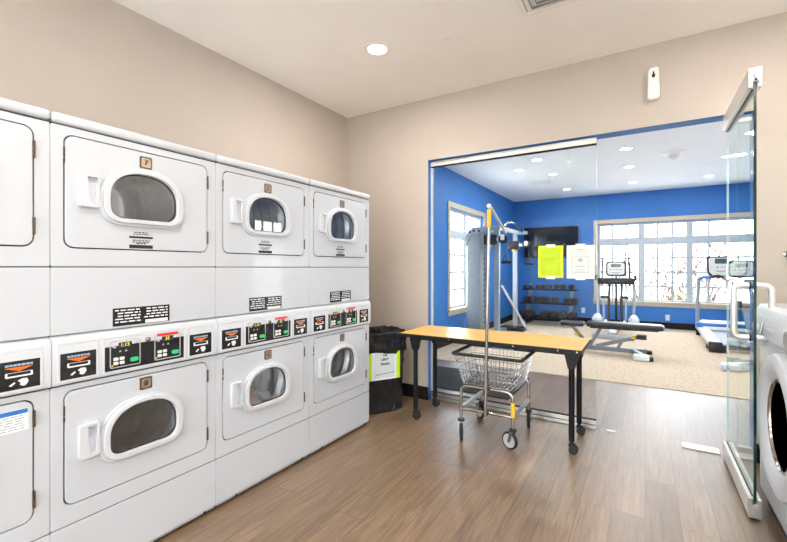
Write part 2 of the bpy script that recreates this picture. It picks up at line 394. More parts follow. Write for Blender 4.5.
# windows (frame with sashes, one pane mesh, casing)
def window(name, plane, d, dirn, a0, b0, a1, b1, mull, tr0, tr1, cols, rows, label, cas=.085):
    """d: wall face plane; dirn: +1 room side is larger d"""
    e = bpy.data.objects.new(name, None); COL.objects.link(e); e.location = MAP[plane]((a0+a1)/2, b0, d); struct(e, label)
    dep = -dirn
    lites = []
    edges = [a0+.03] + [x for q in mull for x in q] + [a1-.03]
    cellsx = [(edges[i], edges[i+1]) for i in range(0, len(edges), 2)]
    for (x0, x1) in cellsx:
        lites.append((x0, b0+.03, x1, tr0)); lites.append((x0, tr1, x1, b1-.03))
    m = MB(); m.prism(rect(a0, b0, a1, b1), plane, d+dep*.045, d+dep*.115, holes=[rect(*l) for l in lites])
    for (x0, y0, x1, y1) in lites:                                   # inner sash lip
        m.prism(rect(x0-.001, y0-.001, x1+.001, y1+.001), plane, d+dep*.06, d+dep*.10, holes=[rect(x0+.022, y0+.022, x1-.022, y1-.022)])
    fr = m.build('window_frame', 'winframe', e)
    m = MB()
    for k, (x0, y0, x1, y1) in enumerate(lites):
        nr = rows if k % 2 == 0 else 1
        for i in range(1, cols):
            x = x0+(x1-x0)*i/cols; m.prism(rect(x-.018, y0, x+.018, y1), plane, d+dep*.075, d+dep*.092)
        for j in range(1, nr):
            y = y0+(y1-y0)*j/nr; m.prism(rect(x0, y-.018, x1, y+.018), plane, d+dep*.076, d+dep*.091)
    m.build('muntin', 'muntin', fr)
    m = MB(); m.prism(rect(a0+.02, b0+.02, a1-.02, b1-.02), plane, d+dep*.081, d+dep*.086); m.build('pane', 'paneglass', e)
    m = MB(); m.prism(rect(a0-cas, b0-cas, a1+cas, b1+cas), plane, d, d+dirn*.022, holes=[rect(a0, b0, a1, b1)])
    m.build('casing', 'casing', e, bev=.004)
    m = MB(); m.prism(rect(a0-cas-.02, b0-.012, a1+cas+.02, b0+.016), plane, d+dep*.045, d+dirn*.055); m.build('window_sill', 'casing', e, bev=.004)
    return e
window('window_1', 'xz', YG, -1, BW0, BZ0, BW1, BZ1, [(-.10, -.03), (.74, .81)], 1.785, 1.905, 3, 4, 'wide three bay window in the far blue gym wall')
window('window_2', 'yz', XL, 1, LW0, LZ0, LW1, LZ1, [(7.05, 7.12)], 1.80, 1.90, 2, 4, 'tall white window behind the cable machine')
window('added_window_5', 'xz', YF, 1, -2.35, .12, .45, 2.45, [(-1.45, -1.38), (-.52, -.45)], 1.92, 2.0, 1, 1, 'tall glazing added in the unseen front wall for daylight')  # out-of-view window, added to bring daylight into the laundry
window('added_window_6', 'yz', XGR, -1, 4.6, .54, 6.4, 2.3, [(5.46, 5.54)], 1.80, 1.90, 3, 4, 'window added in the unseen right gym wall for daylight')  # out-of-view window, added to brighten the gym

# ------------------------------------------------------------------ glass partition and door
def pane_slab(m, a0, a1, b0, b1, plane, d0, d1):
    m.prism(rect(a0, b0, a1, b1), plane, d0, d1, mats=(0, 0, 1)); return m
GY = 3.592
e = bpy.data.objects.new('window_3', None); COL.objects.link(e); e.location = (-1.06, GY, 0); struct(e, 'fixed clear glass panel behind the folding table')
m = MB(); pane_slab(m, OX0+.018, -.325, .07, OZ-.05, 'xz', GY-.006, GY+.006); m.build('glass_panel', ['glass', 'glassedgelt'], e, smooth=False)
m = MB(); m.box(OX0+.004, GY-.022, OZ-.052, -.325, GY+.022, OZ-.006); m.build('top_rail', 'railwhite', e, bev=.003)
m = MB(); m.box(OX0+.004, GY-.014, OZ-.062, -.325, GY+.014, OZ-.0525); m.build('rail_gasket', 'black', e)
m = MB(); m.box(OX0+.004, GY-.024, 0.001, -.325, GY+.024, .028); m.box(OX0+.004, GY-.019, .034, -.325, GY+.019, .066); m.build('bottom_rail', 'alu', e, bev=.003)
m = MB(); m.box(OX0+.006, GY-.013, .026, -.327, GY+.013, .074); m.build('rail_gasket', 'black', e)
m = MB(); m.box(OX0+.001, GY-.014, .075, OX0+.016, GY+.014, OZ-.064); m.build('side_channel', 'railwhite', e)
e = bpy.data.objects.new('window_4', None); COL.objects.link(e); e.location = (.58, GY, 0); struct(e, 'narrow fixed glass sidelight beside the open glass door')
m = MB(); pane_slab(m, .535, OX1-.003, .07, OZ-.05, 'xz', GY-.006, GY+.006); m.build('glass_panel', ['glass', 'glassedgelt'], e, smooth=False)
m = MB(); m.box(.535, GY-.022, OZ-.052, OX1-.002, GY+.022, OZ-.006); m.build('top_rail', 'railwhite', e, bev=.003)
m = MB(); m.box(.535, GY-.022, 0.001, OX1-.002, GY+.022, .068); m.build('bottom_rail', 'alu', e, bev=.003)
# open leaf, swung a quarter turn into the laundry
DX, DY0, DY1 = .472, 2.705, 3.50
e = bpy.data.objects.new('door_1', None); COL.objects.link(e); e.location = (DX, DY1, 0); struct(e, 'glass door standing open beside the white washer')
m = MB(); pane_slab(m, DY0+.004, DY1, .085, 2.225, 'yz', DX-.006, DX+.006); gp = m.build('glass_panel', ['doorglass', 'glassedgelt'], e, smooth=False)
m = MB(); m.box(DX-.006, DY0, .085, DX+.006, DY0+.0039, 2.225); m.build('polished_edge', 'glassedge', gp)
def door_rail(z0, z1, nm, up):
    m = MB()
    zt = z1-.022 if up else z0+.022
    m.prism(rect(DX-.026, z0, DX+.026, z1), 'xz', DY0+.02, DY1)
    r = m.build(nm, 'railwhite', e, bev=.004)
    m = MB(); sl = (rect(DX-.026, z0, DX-.008, z1) if 0 else None)
    # end cap with a slot for the glass
    if up: poly = [(DX-.027, z0), (DX-.009, z0), (DX-.009, z0+.03), (DX+.009, z0+.03), (DX+.009, z0), (DX+.027, z0), (DX+.027, z1), (DX-.027, z1)]
    else: poly = [(DX-.027, z0), (DX+.027, z0), (DX+.027, z1), (DX+.009, z1), (DX+.009, z1-.03), (DX-.009, z1-.03), (DX-.009, z1), (DX-.027, z1)]
    m.prism(poly, 'xz', DY0-.004, DY0+.02); m.build('end_cap', 'whitep' if up else 'alu', r, bev=.003)
    m = MB()
    for k in (.25, .45, .62): m.cyl((DX, DY0-.0065, z0+(z1-z0)*(k+.22 if up else k)), (DX, DY0-.004, z0+(z1-z0)*(k+.22 if up else k)), .004, 10)
    m.build('screw', 'graymark', r)
    m = MB()
    zz = z0-.002 if up else z1
    m.box(DX-.010, DY0+.02, zz, DX+.010, DY1, zz+.002); m.build('rail_gasket', 'black', r)
door_rail(2.185, 2.285, 'top_rail', True); door_rail(.012, .112, 'bottom_rail', False)
m = MB()
for sx in (-1, 1):
    x0, x1 = DX+sx*.006, DX+sx*.075; zt, zb = 1.185, .915; yh = DY0+.06
    pts = [(x0, yh, zt)]
    for i in range(7):
        t = PI/2*i/6; pts.append((x1-sx*.03+sx*.03*math.sin(t), yh, zt-.03+.03*math.cos(t)))
    for i in range(7):
        t = PI/2*i/6; pts.append((x1-sx*.03+sx*.03*math.cos(t), yh, zb+.03-.03*math.sin(t)))
    pts.append((x0, yh, zb)); m.tube(pts, .0150, 12)
h_ = m.build('pull_handle', 'handlemetal', e); plabel(h_, 'brushed metal loop pull handle')
m = MB()
for z in (1.185, .915):
    for sx in (-1, 1): m.cyl((DX+sx*.006, DY0+.06, z), (DX+sx*.014, DY0+.06, z), .018, 14)
m.build('handle_washer', 'black', h_)
m = MB(); m.box(.225, 3.535, 0.0005, .438, 3.632, .009); tag(m.build('threshold_plate', 'railwhite', bev=.003), 'pale metal floor plate under the open glass door', 'floor plate')
m = MB(); m.box(-.255, 3.585, 0.0005, -.195, 3.612, .006); tag(m.build('floor_catch', 'railwhite', bev=.002), 'small pale floor catch beside the end of the fixed glass panel', 'floor catch')

# notices taped on the fixed glass
def notice(name, x0, z0, x1, z1, label, lime):
    t = thing(name, label, 'notice', ((x0+x1)/2, GY-.0075, z0), group='notices taped on the glass')
    y = GY-.0072
    if lime:
        m = MB(); m.box(x0, y-.001, z0, x1, y, z1); m.build('paper', 'lime', t)
        m = MB(); w = .022; m.box(x0+w, y-.0016, z0+w*.8, x1-w, y-.001, z1-w*.8); m.build('printed_panel', 'limeprint', t)
        m = MB()
        for (k, l) in ((.75, .5), (.68, .7), (.40, .6), (.33, .8), (.27, .7)):
            cx, hw = (x0+x1)/2, (x1-x0)*.30*l; z = z0+(z1-z0)*k; m.box(cx-hw, y-.0019, z-.002, cx+hw, y-.0016, z+.002)
        m.build('print', 'lime', t)
    else:
        m = MB(); m.box(x0, y-.001, z0, x1, y, z1); m.build('paper', 'paper', t)
        m = MB(); m.box(x0+.022, y-.0015, z0+.02, x1-.022, y-.001, z1-.02); m.build('printed_panel', 'papershade', t)
        cx = (x0+x1)/2; m = MB(); m.prism(circ(cx, z0+(z1-z0)*.555, .019, 20, .016), 'xz', y-.0019, y-.0015); m.build('emblem', 'stamp', t)
        m = MB()
        def row(z, hw, th):
            x = cx-hw
            while x < cx+hw-.003:
                l = random.uniform(.006, .016); m.box(x, y-.0018, z-th, min(x+l, cx+hw), y-.0015, z+th); x += l+.004
        for (k, hw, th) in ((.87, .022, .005), (.81, .05, .0018), (.71, .055, .0012), (.37, .045, .004), (.26, .035, .0025), (.20, .035, .0025)): row(z0+(z1-z0)*k, hw, th)
        m.build('print', 'faint', t)
        m = MB(); m.prism(rect(x0+.04, z0+.045, x1-.04, z1-.09), 'xz', y-.0018, y-.0015, holes=[rect(x0+.043, z0+.048, x1-.043, z1-.093)]); m.build('print_border', 'faint', t)
    cx = (x0+x1)/2
    for z in (z1, z0):
        m = MB(); m.box(cx-.036, y-.0024, z-.011, cx+.036, y-.0018, z+.012); m.build('tape', 'tape', t)
notice('notice_paper', -.770, 1.192, -.572, 1.458, 'lime green sheet taped to the glass above the table', True)
notice('notice_paper', -.545, 1.188, -.340, 1.456, 'white notice with a pale green round emblem taped to the glass', False)

# ------------------------------------------------------------------ stacked dryers
def dryer_unit():
    W = .698
    t = thing('stacked_dryer', 'x', 'dryer', group='white stacked dryers along the left wall')
    B = lambda mb, nm, mt, par=t, **k: mb.build(nm, mt, par, local=True, **k)
    m = MB()   # open fronted case
    for b in ((-.70, .004, .03, -.69, W-.004, 1.826), (-.69, .004, .03, -.021, .012, 1.826), (-.69, W-.012, .03, -.021, W-.004, 1.826),
              (-.69, .012, .03, -.021, W-.012, .04), (-.69, .012, 1.265, -.021, W-.012, 1.29), (-.69, .012, .80, -.021, W-.012, .83)): m.box(*b)
    B(m, 'cabinet', 'white')
    m = MB(); m.rbox(-.70, .001, 1.832, .010, W, 1.872, .012, 3); B(m, 'lid', 'white')
    for (z0, z1) in ((1.826, 1.831), (1.277, 1.281), (.268, .272), (.818, .822)):
        m = MB(); m.box(-.69, .006, z0, -.004, W-.006, z1); B(m, 'seam', 'seam')
    U = (.041, 1.352, .651, 1.797); L = (.041, .345, .651, .797)
    for (nm, z0, z1, D) in (('front_panel', 1.281, 1.826, U), ('front_panel', .272, .818, L)):
        m = MB(); m.prism(rrect(.001, z0, W, z1, .006, 2), 'yz', -.02, 0, holes=[rrect(*D, .035)]); B(m, nm, 'white', bev=.0025)
    m = MB(); m.prism(rrect(.001, 1.018, W, 1.277, .004, 2), 'yz', -.02, 0); B(m, 'service_panel', 'white', bev=.0025)
    m = MB(); m.prism(rrect(.001, .032, W, .268, .004, 2), 'yz', -.02, 0); B(m, 'base_panel', 'white', bev=.0025)
    m = MB(); m.box(-.68, .004, .018, -.006, W-.004, .032)
    kick = B(m, 'kick_channel', 'kick', bev=.002)
    for y in (.13, W-.06):
        m = MB(); m.cyl((-.006, y, .025), (-.003, y, .025), .006, 10); B(m, 'screw', 'blackmark', kick)
    m = MB(); m.box(-.66, .02, 0, -.03, W-.02, .018); B(m, 'foot_rail', 'rubber')
    # console
    m = MB(); m.prism([(-.02, .823), (.014, .826), (.016, .985), (.006, 1.006), (-.02, 1.017)], 'xz', .001, W); con = B(m, 'control_console', 'white', bev=.003)
    for y in (.055, .635):
        m = MB(); m.lathe([(0, .016), (.007, .015), (.008, .008)], (-.003, y, .998), 'z', 10); B(m, 'screw', 'kick', con)
    xf = .0165
    def frame_plate(y0, y1, z0=.843, z1=.977):
        m = MB(); m.prism(rrect(y0-.009, z0-.009, y1+.009, z1+.009, .004, 2), 'yz', xf-.006, xf, holes=[rect(y0, z0, y1, z1)]); B(m, 'plate_bezel', 'whitep', con, bev=.001)
    for (y0, y1) in ((.026, .146), (.545, .664)):
        frame_plate(y0, y1)
        m = MB(); m.prism(rect(y0, .843, y1, .977), 'yz', xf-.012, xf-.001); pl = B(m, 'card_slot_plate', 'panelblk', con)
        c = (y0+y1)/2; d = xf
        m = MB()
        x = c-.038
        while x < c+.036:
            l = random.uniform(.006, .012); m.prism(rect(x, .927, min(x+l, c+.038), .934), 'yz', d-.001, d); x += l+.002
        B(m, 'slot_caption', 'palebluemark', pl)
        m = MB(); m.prism([(c-.040, .923), (c+.040, .923), (c, .908)], 'yz', d-.001, d+.0006); B(m, 'arrow', 'orange', pl)
        m = MB(); m.prism(rrect(c-.038, .888, c+.038, .905, .003, 2), 'yz', d-.001, d+.001, holes=[rect(c-.032, .893, c+.032, .904)]); B(m, 'card_slot', 'whitemark', pl)
        m = MB(); m.prism([(c-.004, .874), (c+.008, .880), (c+.022, .879), (c+.026, .868), (c+.020, .857), (c+.012, .853), (c+.002, .858), (c+.004, .866)], 'yz', d-.001, d+.0005)
        m.prism([(c-.028, .860), (c-.022, .857), (c-.010, .867), (c-.014, .871)], 'yz', d-.001, d+.0005); B(m, 'hand_symbol', 'whitemark', pl)
    y0, y1 = .177, .516
    frame_plate(y0, y1)
    m = MB(); m.prism(rect(y0, .843, y1, .977), 'yz', xf-.012, xf-.001); pl = B(m, 'control_panel', 'panelblk', con)
    d = xf
    for (a, b, tx) in ((y0+.018, y0+.140, '1:15'), (y0+.200, y0+.322, '35')):
        c = (a+b)/2
        m = MB(); m.prism(rrect(a, .853, b, .968, .008, 3), 'yz', d-.001, d, holes=[rrect(a+.004, .857, b-.004, .964, .006, 3)]); B(m, 'panel_outline', 'graymark', pl)
        m = MB(); m.prism(rrect(c-.028, .936, c+.026, .958, .003, 2), 'yz', d-.001, d); B(m, 'display', 'blackmark', pl)
        m = MB(); m.text(tx, .022, 'yz', c-.002, .9465, d+.0004); B(m, 'digits', 'digit', pl, norm=False)
        m = MB()
        for (p, z) in ((a+.012, .944), (a+.018, .940), (b-.016, .950)): m.prism(rect(p-.004, z-.003, p+.006, z+.003), 'yz', d-.001, d+.0002)
        m.prism([(c-.026, .918), (c-.016, .918), (c-.021, .926)], 'yz', d-.001, d+.0002); m.prism([(c-.004, .918), (c+.008, .918), (c+.002, .926)], 'yz', d-.001, d+.0002)
        B(m, 'symbol', 'graymark', pl)
        for (p, z) in ((a+.014, .884), (a+.038, .884), (a+.014, .866), (a+.038, .866)):
            m = MB(); m.prism(rrect(p, z, p+.018, z+.013, .003, 2), 'yz', d-.001, d+.002); B(m, 'button', 'whitemark', pl)
        m = MB(); m.prism(rrect(b-.042, .869, b-.010, .887, .006, 3), 'yz', d-.001, d+.003); plabel(B(m, 'button', 'green', pl), 'green start button')
        m = MB(); m.prism(circ(a+.009, .864, .0035, 8), 'yz', d-.001, d+.001); B(m, 'indicator', 'yellow', pl)
    m = MB(); m.prism(rect(y0+.212, .961, y0+.310, .973), 'yz', d-.001, d+.0006); B(m, 'red_strip', 'red', pl)
    m = MB(); m.lathe([(.011, 0), (.011, .005), (.007, .007), (0, .007)], (d-.001, y0+.170, .955), 'x', 14); B(m, 'lock', 'chrome', pl)
    # warning label on the service panel
    m = MB(); m.prism(rect(.213, 1.026, .455, 1.103), 'yz', 0, .0008)
    wl = B(m, 'warning_label', 'panelblk'); plabel(wl, 'black printed warning label')
    m = MB()
    for (a, b) in ((.222, .325), (.340, .446)):
        z = 1.093
        while z > 1.034:
            if not (a > .33 and z < 1.05):
                x = a+random.choice((0, .01))
                while x < b:
                    l = random.uniform(.012, .035); m.prism(rect(x, z-.0028, min(x+l, b), z+.0022), 'yz', .0008, .0012); x += l+.006
            z -= .0125
    m.prism(rect(.345, 1.028, .446, 1.043), 'yz', .0008, .0012)
    B(m, 'label_print', 'whitemark', wl)
    # doors
    def door(D, up, rim0):
        m = MB(); g = .004
        a0, b0, a1, b1 = D
        zc = 1.586 if up else .581
        gl = (.193, zc-.100, .485, zc+.104)
        m.prism(rrect(a0+.005, b0+.005, a1-.005, b1-.005, .031), 'yz', -.016, .003, holes=[dshape(gl[0]+.001, gl[1]+.001, gl[2]-.001, gl[3]-.001)])
        dr = B(m, 'door', 'white', bev=.003)
        m = MB(); m.prism(rrect(a0-.006, b0-.006, a1+.006, b1+.006, .04), 'yz', -.026, -.0205, holes=[rrect(a0+.03, b0+.03, a1-.03, b1-.03, .03)]); B(m, 'door_gap_backing', 'seam', dr)  # dark ring stands in for the shaded interior behind the door gap
        R = (.160, zc-.128, .520, zc+.130)
        m = MB()
        # stepped bezel: broad outer band and a raised inner lip
        m.prism(dshape(*R, .075), 'yz', .002, .014, holes=[dshape(gl[0]+.002, gl[1]+.002, gl[2]-.002, gl[3]-.002)])
        m.prism(dshape(R[0]+.012, R[1]+.011, R[2]-.012, R[3]-.011, .068), 'yz', .013, .026, holes=[dshape(gl[0]+.001, gl[1]+.001, gl[2]-.001, gl[3]-.001)])
        B(m, 'window_bezel', 'whitep', dr, bev=.005, seg=3)
        m = MB(); m.prism(dshape(gl[0]+.001, gl[1]+.001, gl[2]-.001, gl[3]-.001), 'yz', .000, .008, holes=[dshape(gl[0]+.007, gl[1]+.007, gl[2]-.007, gl[3]-.007)]); B(m, 'window_gasket', 'seam', dr)
        m = MB(); m.prism(dshape(gl[0]+.004, gl[1]+.004, gl[2]-.004, gl[3]-.004), 'yz', .002, .006); B(m, 'window_glass', 'dglass', dr)
        # handle with a recessed grip
        hz0, hz1 = zc-.066, zc+.068
        m = MB(); hole = [(.121, hz0+.016), (.143, hz0+.016), (.151, hz1-.012), (.115, hz1-.012)]
        m.prism(rrect(.087, hz0, .158, hz1, .008, 3), 'yz', .002, .022, holes=[hole])
        hd = B(m, 'handle', 'whitep', dr, bev=.004)
        m = MB(); m.prism(hole, 'yz', .0032, .006); B(m, 'grip_recess', 'grip', hd)
        # number plate
        bz = 1.747 if up else .758
        m = MB(); m.prism(rrect(.3195, bz-.027, .3725, bz+.027, .006, 3), 'yz', .003, .005); np_ = B(m, 'number_plate', 'platerim', dr)
        m = MB(); m.prism(rrect(.326, bz-.0205, .366, bz+.0205, .008, 3), 'yz', .005, .0056); B(m, 'plate_face', 'plate', np_)
        for z in ((1.745, 1.680), (1.462, 1.398)) if up else ((.752, .690), (.455, .392)):
            m = MB(); m.prism(rect(.6465, z[1], .6535, z[0]), 'yz', -.012, .006)
            for k in range(5):
                zz = z[1]+(z[0]-z[1])*(k+.5)/5; m.cyl((.006, .650, zz-.004), (.006, .650, zz+.004), .004, 8)
            B(m, 'hinge', 'hinge', dr)
        m = MB()
        for (z, q) in (((zc+.14), .018), (zc+.105, .009)): m.prism(rect(.0405, z-q, .0455, z+q), 'yz', -.010, .0042)
        B(m, 'latch', 'platerim', dr)
        if up:
            m = MB(); c = .3265
            m.prism(rect(c-.050, 1.406, c+.050, 1.415), 'yz', .003, .0036); m.prism(rect(c-.050, 1.362, c+.050, 1.377), 'yz', .003, .0036)
            for (z, hw) in ((1.432, .028), (1.424, .034), (1.397, .036), (1.389, .036), (1.383, .02)):
                x = c-hw
                while x < c+hw:
                    l = random.uniform(.006, .014); m.prism(rect(x, z-.0022, min(x+l, c+hw), z+.0022), 'yz', .003, .0035); x += l+.004
            B(m, 'door_caution_print', 'blackmark', dr)
        # drum
        rad = .243; yc = .342
        m = MB()
        prof = [(rad-.03, -.05), (rad, -.075)]
        for k in range(6):
            x = -.12-.075*k; prof += [(rad, x), (rad-.030, x-.016), (rad-.030, x-.026), (rad, x-.042)]
        prof += [(rad, -.60), (rad-.04, -.63), (.10, -.635), (.0, -.62)]
        m.lathe(prof, (0, yc, zc), 'x', 40, cap=False)
        for k in range(3):
            a = 2*PI*k/3+.7
            p = lambda r, da: (yc+r*math.cos(a+da), zc+r*math.sin(a+da))
            m.prism([p(rad, -.12), p(rad-.055, -.03), p(rad-.055, .03), p(rad, .12)], 'yz', -.58, -.09)
        m.bm.faces.ensure_lookup_table()
        B(m, 'drum', 'drum', norm=False)
        m = MB(); m.prism(rrect(.02, zc-.25, W-.02, zc+.245, .01, 2), 'yz', -.050, -.046, holes=[circ(yc, zc, rad-.028, 40)]); B(m, 'drum_bulkhead', 'kick')
        return dr
    door(U, True, 0); door(L, False, 0)
    return t
DY = [-.0665, .632, 1.3305, 2.029]
DLAB = ['white stacked dryer at the left edge, blue-headed sticker on its lower door', 'white stacked dryer with number 7 plate, second from the left edge',
        'white stacked dryer with number 5 plate, laundry in its lower drum', 'white stacked dryer at the far end beside the black trash bin']
proto = dryer_unit()
dryers = []
for i in range(4):
    o = proto if i == 0 else copytree(proto)
    o.location = (-1.915, DY[i], 0); o['label'] = DLAB[i]; dryers.append(o)
NUM = [('9', '10'), ('7', '8'), ('5', '6'), ('3', '4')]
for o, (u, l) in zip(dryers, NUM):
    ds = sorted([c for c in o.children if c.name.split('.')[0] == 'door'], key=lambda c: -max(v.co.z for v in c.data.vertices))
    for d_, s_, z in zip(ds, (u, l), (1.747, .758)):
        np_ = [c for c in d_.children if c.name.startswith('number_plate')][0]
        pf = [c for c in d_.children if c.name.startswith('number_plate')][0]
        m = MB()
        for k in range(4): m.text(s_, .034, 'yz', .3445+.001*k, z, .0058+.0001*k)
        m.build('numeral', 'blackmark', np_, local=True, norm=False)
# sticker on the first dryer's lower door
ds = sorted([c for c in dryers[0].children if c.name.split('.')[0] == 'door'], key=lambda c: max(v.co.z for v in c.data.vertices))[0]
m = MB(); m.prism(rect(.42, .690, .634, .768), 'yz', .003, .0038); st = m.build('sticker', 'paper', ds, local=True); plabel(st, 'white printed sticker with blue heading')
m = MB(); m.prism(rect(.42, .751, .632, .767), 'yz', .0038, .0043); m.build('sticker_heading', 'bluemark', st, local=True)
m = MB()
for k in range(6):
    x = .43; z = .744-.009*k
    while x < .618:
        l = random.uniform(.008, .03); m.prism(rect(x, z-.0018, min(x+l, .622), z+.0018), 'yz', .0038, .0043); x += l+.005
m.build('sticker_print', 'faint', st, local=True)
# laundry lying in the lower drum of the third dryer
def heap(name, c, r, mt, label, sd):
    rnd = random.Random(sd); m = MB(); m.ell(c, *r, n=24, m=16)
    ph = [rnd.uniform(0, 6) for _ in range(6)]
    for v in m.bm.verts:
        p = v.co; k = .016*math.sin(38*p.y+ph[0])+.014*math.sin(45*p.x+31*p.z+ph[1])+.012*math.sin(60*p.z+25*p.y+ph[2])
        n = (p-Vector(c)).normalized(); v.co = p+n*k
    tag(m.build(name, mt), label, 'laundry')
y3 = DY[2]+.35
heap('laundry_heap', (-2.09, y3-.02, .435), (.10, .080, .085), 'cloth', 'taupe laundry lying in the lower drum of dryer number 5', 3)
heap('laundry_heap', (-2.14, y3+.125, .445), (.09, .060, .060), 'cloth2', 'grey laundry behind the door glass of the lower number 5 dryer', 5)

# ------------------------------------------------------------------ trash bin
t = thing('trash_bin', 'black trash bin lined with a shiny black bag, between dryers and table', 'trash bin', (-2.075, 3.085, 0), math.radians(-30))
# local: front faces +x
hx, hy, hz = .15, .205, .70
def sq(t_, ax, ay, p=9):
    c, s = math.cos(t_), math.sin(t_)
    return (ax*math.copysign(abs(c)**(2/p), c), ay*math.copysign(abs(s)**(2/p), s))
m = MB(); n = 64; rings = []
for (k, z) in ((.90, .0), (.92, .02), (1.0, .69), (1.01, .70), (.97, .70), (.94, .66), (.86, .03)):
    rings.append([m.v((*sq(2*PI*i/n, hx*k*.95, hy*k*.95), z)) for i in range(n)])
for a, b in zip(rings, rings[1:]):
    for i in range(n): m.f([a[i], a[(i+1) % n], b[(i+1) % n], b[i]])
m.f(rings[0][::-1]); m.f(rings[-1])
m.build('can', 'rubber', t, local=True)
m = MB(); n = 120; rings = []; rnd = random.Random(4)
ph = [rnd.uniform(0, 6) for _ in range(12)]
lv = [(.012, .93), (.05, .94), (.12, .95), (.20, .955), (.28, .965), (.36, .975), (.44, .985), (.50, .99), (.53, 1.0), (.545, 1.045), (.56, 1.05), (.60, 1.04), (.64, 1.045), (.68, 1.05), (.705, 1.04), (.715, .99), (.70, .93), (.60, .90), (.45, .87)]
for z, k in lv:
    rg = []
    for i in range(n):
        a = 2*PI*i/n; x, y = sq(a, hx*k, hy*k)
        w = .005*math.sin(9*a+5*z*7+ph[0])+.004*math.sin(17*a-24*z+ph[1])
        if z > .53: w += .009*math.sin(31*a+ph[2]+z*9)+.007*math.sin(47*a+ph[3]-z*14)
        q = Vector((x, y, 0)); q = q+q.normalized()*w
        rg.append(m.v((q.x, q.y, z+(.012*math.sin(7*a+ph[4])+.006*math.sin(19*a+ph[5]) if z > .53 and z < .58 else .007*math.sin(5*a+ph[6]) if z > .68 else 0))))
    rings.append(rg)
for a, b in zip(rings, rings[1:]):
    for i in range(n): m.f([a[i], a[(i+1) % n], b[(i+1) % n], b[i]])
m.f(rings[-1])
m.build('bag', 'bag', t, local=True, norm=False)
# sign on the front face
sx = .153
m = MB(); m.box(sx, -.185, .295, sx+.0015, .150, .535); sg = m.build('sign', 'paper', t, local=True); plabel(sg, 'white printed sign with lime side bands')
for (a, b) in ((-.185, -.128), (.115, .150)):
    m = MB(); m.box(sx+.0015, a, .295, sx+.0022, b, .535); m.build('sign_band', 'lime', sg, local=True)
m = MB(); m.box(sx+.0015, -.105, .31, sx+.0020, .095, .53); m.build('sign_panel', 'papershade', sg, local=True)
m = MB()
for (tx, sz, z) in (('THIS', .022, .505), ('LINT', .034, .470), ('TRASH', .030, .430)):
    for k in range(4): m.text(tx, sz, 'yz', .0012*k-.003, z+.0008*(k % 2), sx+.0023+.0001*k)
x = -.085
for k in range(12):
    l = random.uniform(.008, .016); m.prism(rect(x, .338+.0012*k, x+l, .344+.0012*k), 'yz', sx+.002, sx+.0023); x += l+.003
m.build('sign_print', 'blackmark', sg, local=True, norm=False)

# ------------------------------------------------------------------ folding table
TX0, TX1, TY0, TY1, TZ = -1.752, -.352, 2.928, 3.462, .732
t = thing('folding_table', 'long narrow maple-topped table on black wheeled legs', 'table', ((TX0+TX1)/2, (TY0+TY1)/2, 0))
m = MB(); m.box(TX0+.004, TY0+.004, TZ-.026, TX1-.004, TY1-.004, TZ); m.build('tabletop', 'maple', t, bev=.001)
m = MB(); m.prism(rect(TX0, TY0, TX1, TY1), 'xy', TZ-.030, TZ-.002, holes=[rect(TX0+.0045, TY0+.0045, TX1-.0045, TY1-.0045)]); m.build('edge_band', 'black', t, bev=.002)
m = MB()
for y in (TY0+.085, TY1-.085): m.box(TX0+.09, y-.012, TZ-.055, TX1-.09, y+.012, TZ-.03)
for x in (TX0+.105, TX1-.075): m.box(x-.02, TY0+.05, TZ-.05, x+.02, TY1-.05, TZ-.03)
m.build('under_frame', 'black', t)
for x in (TX0+.45, TX0+.95, TX1-.15, TX1-.03):
    m = MB(); m.cyl((x, TY0-.0012, TZ-.016), (x, TY0, TZ-.016), .005, 10); m.build('edge_screw', 'chrome', t)
for x in (TX0+.103, TX1-.077):
    for (y, s) in ((3.03, -1), (3.405, 1)):
        m = MB(); m.tube([(x, y, .085), (x, y, TZ-.05)], .0195, 16)
        lg = m.build('leg', 'black', t)
        m = MB(); m.prism([(x-.050, TZ-.03), (x+.050, TZ-.03), (x+.022, TZ-.15), (x-.022, TZ-.15)], 'xz', y-.024, y+.024); m.build('leg_bracket', 'black', lg, bev=.004)
        m = MB(); m.cyl((x, y, .062), (x, y, .09), .012, 12); m.rbox(x-.02, y-.018, .045, x+.028, y+.018, .07, .006); cs = m.build('caster', 'black', lg)
        m = MB()
        for dy in (-.016, .016): m.lathe([(.012, -.009), (.026, -.009), (.030, -.005), (.030, .005), (.026, .009), (.012, .009)], (x+.012, y+dy, .030), 'y', 20)
        m.build('wheel', 'rubber', lg)

# ------------------------------------------------------------------ wire laundry cart
t = thing('laundry_cart', 'chrome wire laundry cart with a tall hanging pole, under the table', 'laundry cart', (-.97, 3.06, 0))
FX0, FX1, FY0, FY1 = -1.170, -.785, 2.862, 3.315
m = MB()
def arch(y):
    pts = [(FX0, y, .145), (FX0, y, .35)]
    for i in range(1, 6): a = PI/2*i/6; pts.append((FX0+.05-.05*math.cos(a), y, .35+.05*math.sin(a)))
    pts += [(FX0+.05, y, .40), (FX1-.05, y, .40)]
    for i in range(1, 6): a = PI/2*i/6; pts.append((FX1-.05+.05*math.sin(a), y, .35+.05*math.cos(a)))
    pts += [(FX1, y, .35), (FX1, y, .145)]
    return pts
for y in (FY0, FY1): m.tube(arch(y), .0125, 12)
m.cyl((FX0, FY0, .228), (FX1, FY0, .228), .0105, 12)
for x in (FX0+.06, FX1-.06): m.cyl((x, FY0, .402), (x, FY1, .402), .008, 10)
m.build('frame', 'chrome', t)
for x in (FX0, FX1):
    m = MB(); m.beam((x, FY0+.01, .228), (x, FY1-.01, .228), .022, .022); m.build('side_rail', 'silvertube', t)
